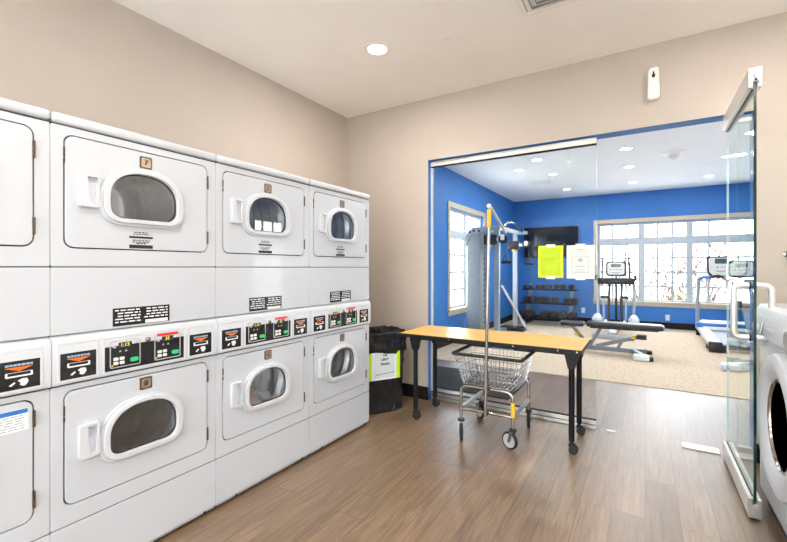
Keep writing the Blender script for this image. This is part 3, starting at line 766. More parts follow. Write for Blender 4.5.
m = MB(); m.box(FX1-.0128, FY0-.0128, .225, FX1+.0128, FY0+.0128, .335); plabel(m.build('label_sleeve', 'yellow', t, bev=.006), 'yellow label wrapped on the front leg')
k = 0
for (x, y) in ((FX0, FY0), (FX1, FY0), (FX0, FY1), (FX1, FY1)):
    ang = (-1.17, 2.8, 2.46, 1.8)[k]; k += 1
    ca, sa = math.cos(ang), math.sin(ang)
    T = Matrix.Translation((x, y, 0)) @ Matrix.Rotation(ang, 4, 'Z')
    m = MB(); m.T = T
    m.lathe([(0, .132), (.022, .132), (.026, .137), (.026, .147), (.018, .152), (0, .152)], (0, 0, 0), 'z', 16); cs = m.build('caster', 'rubber', t)
    m = MB(); m.T = T
    for s_ in (-1, 1): m.prism([(-.014, .134), (.014, .134), (.034, .060), (.018, .050)], 'xz', s_*.017, s_*.020)
    m.cyl((.025, -.021, .062), (.025, .021, .062), .006, 10); m.build('fork', 'steel', cs)
    m = MB(); m.T = T; m.lathe([(.048, -.013), (.058, -.011), (.062, -.006), (.062, .006), (.058, .011), (.048, .013)], (.025, 0, .062), 'y', 28, closed_prof=True); wh = m.build('wheel', 'rubber', cs)
    m = MB(); m.T = T; m.lathe([(.0, -.011), (.010, -.013), (.014, -.009), (.042, -.010), (.049, -.012), (.049, .012), (.042, .010), (.014, .009), (.010, .013), (0, .011)], (.025, 0, .062), 'y', 24); m.build('hub', 'graymark', wh)
# basket
RX0, RX1, RY0, RY1, RZ = -1.232, -.722, 2.838, 3.235, .634
BX0, BX1, BY0, BY1, BZ = -1.165, -.770, 2.855, 3.20, .418
m = MB()
def loop(f, z=None):
    a = [RX0+(BX0-RX0)*f, RX1+(BX1-RX1)*f, RY0+(BY0-RY0)*f, RY1+(BY1-RY1)*f]; zz = RZ+(BZ-RZ)*f
    return [(x, y, zz) for x, y in rrect(a[0], a[2], a[1], a[3], .03, 4)]
for f in (.28, .52, .76, 1.0): m.tube(loop(f), .0028 if f < 1 else .004, 6, closed=True)
for i in range(1, 17):
    f = i/17
    for (yr, yb) in ((RY0, BY0), (RY1, BY1)):
        m.tube([(RX0+(RX1-RX0)*f, yr, RZ), (BX0+(BX1-BX0)*f, yb, BZ)], .0022, 5)
for i in range(1, 13):
    f = i/13
    for (xr, xb) in ((RX0, BX0), (RX1, BX1)):
        m.tube([(xr, RY0+(RY1-RY0)*f, RZ), (xb, BY0+(BY1-BY0)*f, BZ)], .0022, 5)
for i in range(1, 13):
    x = BX0+(BX1-BX0)*i/13; m.tube([(x, BY0, BZ), (x, BY1, BZ)], .0040, 6)
for f in (.25, .5, .75): y = BY0+(BY1-BY0)*f; m.tube([(BX0, y, BZ-.005), (BX1, y, BZ-.005)], .004, 6)
bk = m.build('wire_basket', 'steel', t)
m = MB(); m.tube([(x, y, RZ) for x, y in rrect(RX0, RY0, RX1, RY1, .02, 4)], .0125, 10, closed=True); m.build('bumper_rim', 'rubber', bk)
m = MB(); m.rbox(-1.06, RY1-.035, RZ-.004, -.88, RY1-.012, RZ+.016, .004); m.build('rim_clip', 'palebluemark', bk)
m = MB(); m.rbox(-.93, RY1-.045, RZ+.005, -.875, RY1-.010, RZ+.022, .004); m.build('rim_clip', 'tape', bk)
# hanging pole
PX, PY = -.970, 2.822
PT = -.942
m = MB(); m.tube([(PX, PY, .215), (PT, PY, 1.700)], .0115, 12); po = m.build('hanging_pole', 'chrome', t)
m = MB(); m.tube([(PT-.0026, PY, 1.56), (PT-.0003, PY, 1.685)], .0150, 12); plabel(m.build('label_sleeve', 'yellow', po), 'yellow label sleeve at the top of the pole')
m = MB(); m.ell((PT, PY, 1.712), .017, .017, .019); m.build('pole_cap', 'whitep', po)
m = MB(); m.tube([(PT, PY, 1.707), (PT+.004, PY+.03, 1.702), (PT+.002, PY+.40, 1.552)], .0105, 12); plabel(m.build('hanging_arm', 'alu', po), 'bar sloping back from the top of the pole')
m = MB(); m.cyl((PX+.008, PY, .62), (PX+.008, PY+.016, .634), .016, 12); m.cyl((PX, PY+.01, .228), (PX, FY0, .228), .016, 12); m.build('pole_clamp', 'rubber', po)

# ------------------------------------------------------------------ front load washer
WX, WY0, WY1, WH = .535, 2.16, 2.965, 1.083
t = thing('washing_machine', 'white front-loading washer with a big round door, beside the glass door', 'washing machine', (WX+.36, (WY0+WY1)/2, 0))
m = MB(); m.rbox(WX, WY0, .075, WX+.72, WY1, 1.035, .018, 3); m.build('cabinet', 'white', t)
m = MB(); m.box(WX+.03, WY0+.02, 0.0, WX+.70, WY1-.02, .075); m.build('plinth', 'seam', t)
m = MB(); m.rbox(WX+.021, WY0+.002, 1.036, WX+.72, WY1-.002, WH, .008, 3); m.build('lid', 'white', t)
m = MB(); m.prism([(WX-.004, .905), (WX-.024, .925), (WX-.012, 1.055), (WX+.004, 1.080), (WX+.02, 1.080), (WX+.02, .905)], 'xz', WY0+.001, WY1-.001)
cp = m.build('control_panel', 'whitep', t, bev=.004)
m = MB(); m.T = None
dy0, dy1 = WY1-.20, WY1-.035
m.prism([(WX-.030, .935), (WX-.036, .94), (WX-.020, 1.03), (WX-.012, 1.03)], 'xz', dy0, dy1); dd = m.build('dispenser_drawer', 'whitep', t, bev=.004)
m = MB(); m.prism(rrect(dy0+.03, .945, dy1-.04, .985, .016, 4), 'yz', WX-.045, WX-.030); m.build('drawer_handle', 'grip', dd, bev=.004)
m = MB()
for k in range(4):
    y = WY1-.245-.05*k; m.prism(rrect(y-.012, .972, y+.012, .982, .003, 2), 'yz', WX-.026, WX-.0205); m.prism(rect(y-.014, .995, y+.010, .999), 'yz', WX-.022, WX-.0175)
m.build('button', 'grip', cp)
m = MB(); m.prism(rrect(WY0+.14, .955, WY0+.20, 1.0, .006, 3), 'yz', WX-.027, WX-.022); m.build('display', 'lcd', cp)
m = MB(); m.lathe([(.05, 0), (.05, -.02), (.042, -.028), (0, -.028)], (WX-.02, WY0+.085, .975), 'x', 24); m.build('dial', 'alu', cp)
wc = (2.475, .565)
m = MB(); m.lathe([(.325, .004), (.325, -.016), (.314, -.036), (.285, -.048), (.250, -.044), (.215, -.024), (.198, -.002), (.198, .006)], (WX, *wc), 'x', 56); dr = m.build('door', 'whitep', t, norm=False); plabel(dr, 'wide round white door')
m = MB(); m.lathe([(.206, -.012), (.206, -.022), (.196, -.024), (.190, -.012), (.190, .0)], (WX, *wc), 'x', 48); m.build('door_trim', 'chrome', dr)
m = MB(); m.lathe([(.192, -.012), (.165, -.002), (.14, .002), (.0, .001)], (WX, *wc), 'x', 48); m.build('door_glass', 'screen', dr)

# ------------------------------------------------------------------ things on the laundry walls and ceiling
t = thing('air_freshener', 'white wall dispenser with a keyhole window above the glass door', 'air freshener', (.052, YB, 2.49))
m = MB()
m.prism([(.052+a, 2.488+b) for a, b in ((-.022, 0), (.026, 0), (.038, .012), (.038, .08), (.034, .13), (.035, .185), (.033, .212), (.024, .227), (-.018, .225), (-.031, .215), (-.035, .185), (-.034, .13), (-.036, .08), (-.037, .012))], 'xz', YB-.055, YB-.0005)
m.build('housing', 'trimring', t, bev=.013, seg=4)
m = MB(); m.prism(circ(.052, 2.655, .011, 16, .016), 'xz', YB-.0558, YB-.050); m.prism(circ(.052, 2.675, .0055, 12, .012), 'xz', YB-.0556, YB-.050); m.build('keyhole_window', 'blackmark', t)
t = thing('wall_stop', 'small chrome knob on the beige wall at the right edge', 'door stop', (.772, YB, 1.363))
m = MB(); m.lathe([(.022, 0), (.022, -.006), (.010, -.010), (.010, -.030), (.018, -.036), (.018, -.046), (.010, -.052), (0, -.053)], (.772, YB, 1.363), 'y', 20); m.build('knob', 'chrome', t)
t = thing('ceiling_vent', 'square louvred air vent in the laundry ceiling', 'vent', (-.37, 2.39, H))
vx, vy, hs = -.37, 2.39, .302
def sqr(h): return rect(vx-h, vy-h, vx+h, vy+h)
m = MB(); m.prism(sqr(hs), 'xy', H-.014, H-.0005, holes=[sqr(hs-.035)]); m.build('vent_frame', 'trimring', t, bev=.004)
m = MB(); m.prism(sqr(hs-.03), 'xy', H-.003, H-.0008); m.build('vent_backing', 'faint', t)
m = MB()
for k in range(7):
    h = hs-.040-.034*k
    q = h-.029
    A = [m.v((vx+a*h, vy+b*h, H-.004)) for a, b in ((-1,-1),(1,-1),(1,1),(-1,1))]; Bv = [m.v((vx+a*q, vy+b*q, H-.022)) for a, b in ((-1,-1),(1,-1),(1,1),(-1,1))]
    C_ = [m.v((vx+a*(q-.003), vy+b*(q-.003), H-.020)) for a, b in ((-1,-1),(1,-1),(1,1),(-1,1))]; Dv = [m.v((vx+a*(h-.004), vy+b*(h-.004), H-.003)) for a, b in ((-1,-1),(1,-1),(1,1),(-1,1))]
    for L_, R_ in ((A, Bv), (Bv, C_), (C_, Dv), (Dv, A)):
        for i in range(4): m.f([L_[i], L_[(i+1) % 4], R_[(i+1) % 4], R_[i]])
m.build('louvre', 'trimring', t)
m = MB(); m.lathe([(.034, -.0005), (.033, -.0012), (0, -.0015)], (-1.20, 2.66, H), 'z', 24); tag(m.build('sprinkler_cover', 'ceil'), 'small round cover plate on the laundry ceiling right of the lamp', 'cover plate')

def downlight(x, y, r, mt, label, power, col, group):
    t = thing('ceiling_light', label, 'ceiling light', (x, y, H), group=group)
    m = MB(); m.lathe([(r+.022, -.0005), (r+.022, -.004), (r+.012, -.009), (r, -.010), (r-.004, -.004), (r-.004, -.0005)], (x, y, H), 'z', 32); m.build('trim_ring', 'trimring', t)
    m = MB(); m.lathe([(r-.004, -.0006), (r-.004, -.003), (0, -.0035)], (x, y, H), 'z', 28); m.build('diffuser', mt, t)
    l = bpy.data.lights.new('lamp', 'AREA'); l.shape = 'DISK'; l.size = 2*r; l.energy = power; l.color = col; l.spread = PI
    lo = bpy.data.objects.new('lamp', l); COL.objects.link(lo); lo.parent = t; lo.location = (0, 0, -.014)
WARM = (1.0, .92, .84); P_L, P_G = 12.0, 5.5
downlight(-1.695, 2.52, .072, 'lamp', 'round recessed ceiling light glowing above the dryers', P_L, WARM, 'laundry downlights')
for (x, y, d) in ((.72, 2.52, 'above the washer'), (-1.0, .45, 'in mid ceiling by the first dryers'), (.72, .45, 'in mid ceiling by the right wall'), (-1.0, -1.6, 'behind the camera by the left wall'), (.72, -1.6, 'behind the camera by the right wall')):
    downlight(x, y, .072, 'lamp', 'added unseen recessed laundry light '+d, P_L, WARM, 'laundry downlights')  # fixtures out of view, added to light the laundry
GL = [(-1.38, 4.95, 'left column, added unseen row nearest the glass wall'), (-.21, 4.95, 'middle column, added unseen row nearest the glass wall'), (1.05, 4.95, 'right column, added unseen row nearest the glass wall'),  # this hidden row is added to light the floor by the opening
      (-1.386, 6.371, 'left column, second row from the glass'), (-1.79, 6.90, 'off the grid at far left'), (-1.364, 7.505, 'left column, third row from the glass'), (-1.377, 9.09, 'left column, farthest row'),
      (-.221, 6.421, 'middle column, second row from the glass'), (-.22, 7.59, 'middle column, third row from the glass'), (-.195, 9.006, 'middle column, farthest row'),
      (.96, 9.10, 'right column, farthest row'), (1.03, 7.634, 'right column, third row, seen by the door edge'), (1.105, 6.439, 'right column, second row, seen through the door glass')]
for (x, y, d) in GL: downlight(x, y, .075, 'lampgym', 'gym ceiling light, '+d, P_G, (1.0, .96, .90), 'gym downlights')
t = thing('ceiling_vent', 'small square vent in the gym ceiling', 'vent', (-1.686, 8.087, H))
m = MB(); m.prism(rect(-1.86, 7.92, -1.51, 8.25), 'xy', H-.012, H-.0005, holes=[rect(-1.83, 7.95, -1.54, 8.22)]); m.build('vent_frame', 'trimring', t)
m = MB(); m.prism(rect(-1.83, 7.95, -1.54, 8.22), 'xy', H-.003, H-.0008); m.build('vent_backing', 'faint', t)
m = MB()
for k in range(6): y = 7.975+.045*k; m.beam((-1.83, y, H-.008), (-1.54, y, H-.008), .02, .004, (0, .5, .8))
m.build('louvre', 'trimring', t)
t = thing('smoke_detector', 'pale conical detector on the gym ceiling', 'smoke detector', (.351, 7.031, H))
m = MB(); m.lathe([(.16, -.0005), (.16, -.010), (.10, -.016), (.07, -.03), (.05, -.075), (.02, -.095), (0, -.096)], (.351, 7.031, H), 'z', 28); m.build('housing', 'trimring', t)

# ------------------------------------------------------------------ gym
m = MB(); m.rbox(-2.72, 3.93, .0005, -1.12, 4.775, .012, .004); tag(m.build('floor_mat', 'mat'), 'charcoal flecked mat on the wood floor behind the glass', 'mat')
def outlet(x, z, label):
    t = thing('wall_outlet', label, 'outlet', (x, YG, z), group='white wall outlets')
    m = MB(); m.rbox(x-.04, YG-.008, z-.062, x+.04, YG, z+.062, .003); m.build('cover_plate', 'whitep', t)
    m = MB()
    for dz in (-.025, .025): m.prism(rrect(x-.016, z+dz-.014, x+.016, z+dz+.014, .005, 2), 'xz', YG-.0095, YG-.008)
    m.build('socket', 'tape', t)
outlet(-1.20, .30, 'white wall outlet right of the dumbbell rack')
outlet(.40, .235, 'white wall outlet under the wide window')
# television
t = thing('television', 'wide black television on the blue wall above the dumbbells', 'television', (-1.895, YG, 1.5))
m = MB(); m.rbox(-2.50, YG-.085, 1.505, -1.29, YG-.045, 2.235, .008); m.build('case', 'vinyl', t)
m = MB(); m.box(-2.485, YG-.0865, 1.525, -1.305, YG-.085, 2.222); m.build('screen', 'screen', t)
m = MB(); m.box(-2.1, YG-.045, 1.70, -1.7, YG-.001, 2.05); m.build('wall_bracket', 'black', t)

# dumbbell rack
RKX0, RKX1 = -2.42, -1.26
t = thing('dumbbell_rack', 'three-tier black dumbbell rack against the blue wall', 'dumbbell rack', ((RKX0+RKX1)/2, 9.66, 0))
TIER = [(.175, 9.44, .13), (.49, 9.57, .12), (.79, 9.70, .10)]
m = MB()
for (z, y, w) in TIER:
    for dy in (-w, w): m.beam((RKX0, y+dy, z-.012), (RKX1, y+dy, z-.012), .05, .03)
    for x in (RKX0+.02, (RKX0+RKX1)/2, RKX1-.02): m.box(x-.015, y-w, z-.035, x+.015, y+w, z-.02)
m.build('shelf', 'black', t, bev=.003)
for x in (RKX0+.10, RKX1-.14):
    m = MB(); m.beam((x, 9.61, .10), (x, 10.03, .88), .07, .05, (0, 1, 0)); m.build('upright', 'silvertube', t)
    m = MB(); m.box(x-.04, 9.26, .008, x+.04, 10.08, .075); ft = m.build('foot', 'black', t)
    m = MB(); m.rbox(x-.05, 9.24, .007, x+.05, 9.32, .085, .008); m.build('foot_cap', 'silvertube', ft)
    m = MB(); m.beam((x, 10.04, .07), (x, 10.05, .2), .06, .05, (0, 1, 0)); m.build('strut', 'silvertube', t)
def dumb_mesh():
    m = MB()
    for s_ in (-1, 1):
        m.lathe([(.0, s_*.055), (.050, s_*.055), (.062, s_*.065), (.062, s_*.125), (.050, s_*.137), (.0, s_*.137)], (0, 0, 0), 'y', 10)
    m.cyl((0, -.06, 0), (0, .06, 0), .016, 12)
    return m
dproto = None
ORD = ['first', 'second', 'third', 'fourth', 'fifth', 'sixth', 'seventh', 'eighth']
rows = [('bottom', TIER[0], [-2.36, -2.19, -1.88, -1.69, -1.51, -1.31], 1.25), ('middle', TIER[1], [-2.30, -2.15, -2.0, -1.87, -1.69, -1.44, -1.29], 1.05), ('top', TIER[2], [-2.37, -2.24, -2.08, -1.96, -1.84, -1.68, -1.55, -1.37], .80)]
for (nm, (z, y, w), xs, s0) in rows:
    for i, x in enumerate(xs):
        if dproto is None: dproto = dumb_mesh().build('dumbbell', 'iron'); o = dproto
        else: o = dproto.copy(); COL.objects.link(o)
        s_ = s0*(1+.045*(i-len(xs)/2)) if nm == 'top' else s0*(1+.02*(i % 2))
        o.location = (x, y, z+.005+.0615*s_); o.scale = (s_, min(s_, 1.12)*1.0, s_)
        tag(o, 'black dumbbell, %s from the left on the %s tier of the rack' % (ORD[i], nm), 'dumbbell', 'dumbbells on the rack')

# cable machine
t = thing('cable_machine', 'silver dual-pulley cable machine standing before the gym\'s left window', 'cable machine', (-2.3, 7.3, .006))
z0 = .007
yc = 6.70
m = MB(); m.prism([(-2.60, .12), (-2.36, .12), (-2.36, 1.86), (-2.40, 1.93), (-2.50, 1.93), (-2.57, 1.88), (-2.60, 1.80)], 'xz', yc-.11, yc+.11); sh = m.build('weight_shroud', 'silver', t, bev=.02, seg=3)
m = MB(); m.prism([(-2.615, 1.64), (-2.58, 1.68), (-2.52, 1.82), (-2.20, 1.87), (-2.20, 1.955), (-2.48, 1.955), (-2.575, 1.90), (-2.615, 1.80)], 'xz', yc-.125, yc+.125); m.build('shroud_cap', 'silvertube', sh, bev=.01)
for (x, z) in ((-2.53, 1.875), (-2.46, 1.895), (-2.37, 1.89)):
    m = MB(); m.cyl((x, yc-.129, z), (x, yc-.12, z), .020, 12); m.build('bolt', 'blackmark', sh)
m = MB(); m.rbox(-2.70, yc-.15, z0, -2.02, yc+.15, .13, .015); m.build('base', 'vinyl', t)
m = MB(); m.rbox(-2.50, 8.18, z0, -2.04, 8.46, .09, .015); m.build('base', 'vinyl', t)
m = MB(); m.beam((-2.285, yc, .12), (-2.285, yc, 1.93), .085, .05, (0, 1, 0)); up = m.build('guide_post', 'silvertube', t)
m = MB()
for k in range(16):
    z = .35+.09*k
    for dx in (-.025, .025): m.cyl((-2.285+dx, yc-.0275, z), (-2.285+dx, yc-.024, z), .011, 8)
m.build('adjustment_hole', 'blackmark', up)
for (x, y, w_) in ((-2.10, 6.70, .085), (-2.235, 8.32, .08)):
    m = MB(); m.beam((x, y, .06), (x, y, 1.95), w_, .07, (0, 1, 0)); m.build('upright', 'silvertube', t)
def carriage(x, y, z, reach):
    m = MB(); m.rbox(x-.17, y-.09, z-.09, x+.06, y+.03, z+.08, .02); ca = m.build('carriage', 'vinyl', t)
    m = MB(); m.beam((x+.02, y-.05, z), (x+reach, y-.05, z-.01), .05, .05); m.build('pulley_arm', 'whitemark', ca)
    m = MB(); m.lathe([(.0, -.03), (.075, -.03), (.06, 0), (.075, .03), (0, .03)], (x+reach, y-.06, z), 'y', 22); m.build('pulley', 'iron', ca)
    m = MB(); m.rbox(x+reach-.035, y-.105, z-.02, x+reach+.03, y-.09, z+.07, .006); m.build('pulley_bracket', 'console', ca)
    m = MB(); m.cyl((x-.05, y-.1, z-.13), (x-.05, y-.1, z-.09), .022, 10); m.build('pull_pin', 'yellow', ca)
    hx_ = x+reach+.05
    m = MB(); m.tube([(hx_, y-.06, z-.04), (hx_, y-.06, z-.24)], .006, 6); m.tube([(hx_, y-.06, z-.22), (hx_-.07, y-.06, z-.37), (hx_+.07, y-.06, z-.37), (hx_, y-.06, z-.22)], .010, 8); st = m.build('strap', 'vinyl', ca)
    m = MB(); m.cyl((hx_-.08, y-.06, z-.38), (hx_+.08, y-.06, z-.38), .024, 12); m.build('handle_grip', 'rubber', st)
carriage(-2.14, 6.70, 1.745, .16)
carriage(-2.20, 8.32, 1.73, .20)
m = MB(); m.beam((-2.30, 6.70, 1.945), (-2.04, 6.70, 1.93), .10, .08); m.build('top_arm', 'silvertube', t)
m = MB(); m.beam((-2.24, 8.32, 1.97), (-2.00, 8.32, 1.97), .08, .06); m.build('top_arm', 'silvertube', t)
m = MB(); m.beam((-2.10, 6.70, 1.95), (-2.20, 8.32, 1.98), .07, .06); m.build('cross_beam', 'whitep', t)
m = MB(); m.tube([(-2.06, 6.95, 1.97), (-2.04, 7.0, 2.04), (-2.0, 7.15, 2.07), (-2.0, 7.55, 2.07), (-2.04, 7.95, 2.03), (-2.06, 8.15, 1.98)], .018, 10); m.build('pull_up_bar', 'chrome', t)
m = MB(); m.beam((-2.03, 6.74, .97), (-1.99, 8.26, .06), .03, .03); m.build('brace', 'whitep', t)
m = MB(); m.box(-2.46, 6.8, z0, -2.36, 8.20, .07); m.build('floor_beam', 'silvertube', t)

# weight bench
t = thing('weight_bench', 'low black padded weight bench with silver frame, past the table end', 'weight bench', (-.45, 6.77, .006))
m = MB(); m.rbox(-.74, 6.62, .405, .215, 6.90, .475, .022, 3); pd = m.build('back_pad', 'vinyl', t)
m = MB(); m.rbox(-1.10, 6.63, .395, -.78, 6.89, .455, .020, 3); m.build('seat_pad', 'vinyl', t)
m = MB(); m.rbox(-1.112, 6.64, .39, -1.098, 6.88, .45, .004); m.build('pad_end', 'benchgrey', t)
m = MB(); m.rbox(.205, 6.64, .41, .228, 6.88, .462, .006); m.build('pad_end', 'benchgrey', t)
m = MB(); m.beam((-1.0, 6.76, .085), (-.12, 6.76, .085), .07, .06); m.build('main_beam', 'benchgrey', t)
m = MB(); m.beam((-.16, 6.76, .085), (-.02, 6.56, .055), .06, .06); m.beam((-.16, 6.76, .085), (.0, 7.0, .055), .06, .06); m.build('foot_fork', 'benchgrey', t)
m = MB(); m.rbox(-.14, 6.44, .008, .05, 6.60, .085, .02); m.build('foot_guard', 'console', t)
for (x, y) in ((.05, 6.53), (.04, 7.04)):
    m = MB(); m.rbox(x-.06, y-.05, .007, x+.05, y+.05, .06, .015); m.build('rubber_foot', 'rubber', t)
m = MB(); m.box(-1.03, 6.50, .008, -.95, 7.02, .07); m.build('foot_bar', 'benchgrey', t, bev=.006)
m = MB(); m.beam((-.62, 6.76, .11), (-.08, 6.76, .29), .06, .05, (0, 0, 1)); sl = m.build('ladder_strut', 'benchgrey', t)
m = MB(); m.beam((-.34, 6.76, .10), (-.28, 6.76, .22), .04, .04, (1, 0, 0)); m.build('brace', 'benchgrey', sl)
m = MB(); m.cyl((-.14, 6.70, .285), (-.14, 6.74, .285), .025, 12); m.build('pull_pin', 'yellow', sl)
m = MB(); m.rbox(-.10, 6.70, .26, .02, 6.82, .32, .01); m.build('strut_bracket', 'seam', sl)
m = MB(); m.beam((-.72, 6.76, .11), (-.95, 6.76, .40), .06, .05, (1, 0, 0)); m.beam((-.70, 6.76, .11), (-.55, 6.76, .40), .05, .045, (1, 0, 0)); m.build('seat_post', 'benchgrey', t)
m = MB(); m.cyl((-.88, 6.69, .27), (-.88, 6.73, .27), .028, 12); m.build('pull_pin', 'yellow', t)
m = MB(); m.beam((-.70, 6.76, .388), (.16, 6.76, .395), .06, .03); m.build('pad_rail', 'seam', t)

# elliptical trainer, seen from behind
EX = -.49
t = thing('elliptical_trainer', 'elliptical trainer with upright handles before the wide window', 'elliptical trainer', (EX, 9.0, .006))
m = MB(); m.box(EX-.07, 8.15, .05, EX+.07, 9.55, .13); m.box(EX-.33, 8.13, z0, EX+.33, 8.23, .085); m.box(EX-.30, 9.48, z0, EX+.30, 9.58, .085); m.build('base_frame', 'silvertube', t, bev=.01)
for s_ in (-1, 1):
    m = MB(); m.tube([(EX+s_*.30, 9.02, .22), (EX+s_*.31, 9.10, .60), (EX+s_*.31, 9.20, .95)], .028, 12); m.build('upright', 'silvertube', t)
    m = MB(); m.tube([(EX+s_*.235, 9.10, .92), (EX+s_*.235, 9.08, 1.20), (EX+s_*.225, 9.02, 1.48)], .020, 10); m.build('moving_handle', 'hinge', t)
    m = MB(); m.ell((EX+s_*.31, 8.95, .25), .085, .20, .13, 20, 12); m.build('crank_cover', 'whitep', t)
    m = MB(); m.prism(circ(8.95, .235, .07, 20), 'yz', EX+s_*.31-.09, EX+s_*.31+.09); m.build('crank_hub', 'graymark', t)
    m = MB(); m.tube([(EX+s_*.18, 8.75, .18), (EX+s_*.19, 8.80, .70)], .018, 10); m.build('arm_link', 'silvertube', t)
    m = MB(); m.tube([(EX+s_*.105, 8.80, .16), (EX+s_*.105, 9.0, .80), (EX+s_*.105, 9.12, .95)], .026, 10); m.build('inner_arm', 'vinyl', t)
    m = MB(); m.rbox(EX+s_*.16-.075, 8.76, .69, EX+s_*.16+.075, 8.84, .74, .01); m.build('link_joint', 'vinyl', t)
    m = MB(); m.rbox(EX+s_*.16-.07, 8.25, .20, EX+s_*.16+.07, 8.62, .25, .015); pdl = m.build('pedal', 'vinyl', t)
    m = MB(); m.beam((EX+s_*.16, 8.62, .20), (EX+s_*.16, 9.0, .23), .04, .05); m.build('pedal_arm', 'silvertube', pdl)
m = MB(); m.rbox(EX-.32, 9.06, .945, EX+.32, 9.24, 1.075, .03, 3); m.build('handle_tray', 'vinyl', t)
for s_ in (-1, 1):
    m = MB(); m.tube([(EX+s_*.30, 9.10, 1.02), (EX+s_*.345, 9.02, 1.06), (EX+s_*.33, 8.97, 1.12)], .024, 10); m.build('fixed_grip', 'vinyl', t)
m = MB(); m.prism(rrect(EX-.18, 1.10, EX+.18, 1.40, .05, 5), 'xz', 9.17, 9.25); co = m.build('console', 'vinyl', t, bev=.01)
m = MB(); m.prism(rrect(EX-.15, 1.135, EX+.15, 1.375, .045, 5), 'xz', 9.160, 9.171); m.build('console_face', 'console', co)
m = MB(); m.prism(rrect(EX-.085, 1.285, EX+.085, 1.345, .008, 2), 'xz', 9.157, 9.161); m.build('display', 'lcd', co)
m = MB(); m.prism(circ(EX-.09, 1.235, .015, 12), 'xz', 9.157, 9.161); m.build('button', 'green', co)
m = MB(); m.prism(circ(EX+.09, 1.235, .015, 12), 'xz', 9.157, 9.161); m.build('button', 'red', co)
m = MB(); m.prism(rrect(EX-.06, 1.222, EX-.005, 1.248, .006, 2), 'xz', 9.157, 9.161); m.prism(rrect(EX+.005, 1.222, EX+.06, 1.248, .006, 2), 'xz', 9.157, 9.161); m.prism(rrect(EX-.09, 1.165, EX+.07, 1.185, .006, 2), 'xz', 9.157, 9.161); m.build('button', 'graymark', co)
m = MB(); m.tube([(EX, 9.25, .10), (EX, 9.25, 1.0), (EX, 9.22, 1.13)], .022, 12); m.build('mast', 'vinyl', t)

# treadmill
TXa, TXb = .82, 1.62
t = thing('treadmill', 'treadmill with a wide console facing the room, right of the window middle', 'treadmill', ((TXa+TXb)/2, 8.7, .006))
for (a, b) in ((TXa, TXa+.15), (TXb-.15, TXb)):
    m = MB(); m.prism([(7.78, .075), (9.55, .13), (9.55, .21), (7.78, .155)], 'yz', a, b); m.build('side_rail', 'whitep', t, bev=.012)
m = MB()
for (a, b) in ((TXa, TXa+.16), (TXb-.16, TXb)): m.rbox(a-.006, 7.70, .012, b+.006, 7.80, .165, .02)
m.box(TXa+.15, 7.73, .02, TXb-.15, 7.79, .12); m.build('end_cap', 'vinyl', t)
m = MB(); m.prism([(7.79, .08), (9.40, .13), (9.40, .175), (7.79, .125)], 'yz', TXa+.152, TXb-.152); m.build('running_belt', 'belt', t)
m = MB(); m.prism([(9.15, .17), (9.25, .27), (9.45, .31), (9.72, .27), (9.80, .08), (9.80, z0), (9.2, z0)], 'yz', TXa+.06, TXb-.06); m.build('motor_cover', 'console', t, bev=.02)
m = MB(); m.rbox(TXa-.03, 9.20, .19, TXb+.03, 9.34, .28, .02); m.build('cross_panel', 'bluegrip', t)
for x in (TXa+.05, TXb-.05):
    m = MB(); m.rbox(x-.05, 8.0, z0, x+.05, 8.1, .1, .01); m.build('foot', 'rubber', t)
    m = MB(); m.rbox(x-.05, 9.5, z0, x+.05, 9.6, .14, .01); m.build('foot', 'rubber', t)
for s_, x in ((1, TXa+.01), (-1, TXb-.01)):
    m = MB(); m.tube([(x, 9.45, .15), (x, 9.40, .60), (x+s_*.01, 9.30, 1.08)], .030, 12); m.build('upright', 'silvertube', t)
    m = MB(); m.tube([(x, 9.32, 1.06), (x+s_*.06, 9.12, 1.10), (x+s_*.16, 9.05, 1.105)], .030, 12); m.build('hand_rail', 'bluegrip', t)
    m = MB(); m.tube([(x+s_*.14, 9.06, 1.105), (x+s_*.26, 9.04, 1.13), (x+s_*.34, 9.08, 1.10)], .026, 12); m.build('hand_grip', 'vinyl', t)
cx = (TXa+TXb)/2
m = MB(); m.rbox(cx-.07, 9.05, 1.05, cx+.07, 9.20, 1.15, .02); m.build('neck', 'silvertube', t)
m = MB(); m.prism(circ(cx-.03, 1.085, .028, 14), 'xz', 9.035, 9.051); m.build('stop_key', 'orange', t)
m = MB(); pc = [(cx-.20, 1.09), (cx+.20, 1.09), (cx+.275, 1.18), (cx+.285, 1.455), (cx+.26, 1.48), (cx-.26, 1.48), (cx-.285, 1.455), (cx-.275, 1.18)]
m.prism(pc, 'xz', 9.13, 9.22); co = m.build('console', 'vinyl', t, bev=.012)
m = MB(); m.prism([(cx+(x-cx)*.90, 1.29+(z-1.29)*.84) for x, z in pc], 'xz', 9.118, 9.131); m.build('console_face', 'console', co)
m = MB(); m.prism(rrect(cx-.17, 1.345, cx+.08, 1.435, .008, 2), 'xz', 9.114, 9.119); m.build('display', 'lcd', co)
m = MB(); m.prism(circ(cx-.13, 1.285, .016, 12), 'xz', 9.114, 9.119); m.build('button', 'green', co)
m = MB(); m.prism(circ(cx+.15, 1.285, .016, 12), 'xz', 9.114, 9.119); m.build('button', 'red', co)
m = MB()
for k in range(4): m.prism(rrect(cx-.09+.05*k, 1.273, cx-.055+.05*k, 1.297, .005, 2), 'xz', 9.114, 9.119)
m.build('button', 'graymark', co)
m = MB(); m.prism(rrect(cx-.15, 1.205, cx-.02, 1.22, .005, 2), 'xz', 9.114, 9.119); m.build('stripe', 'orange', co)

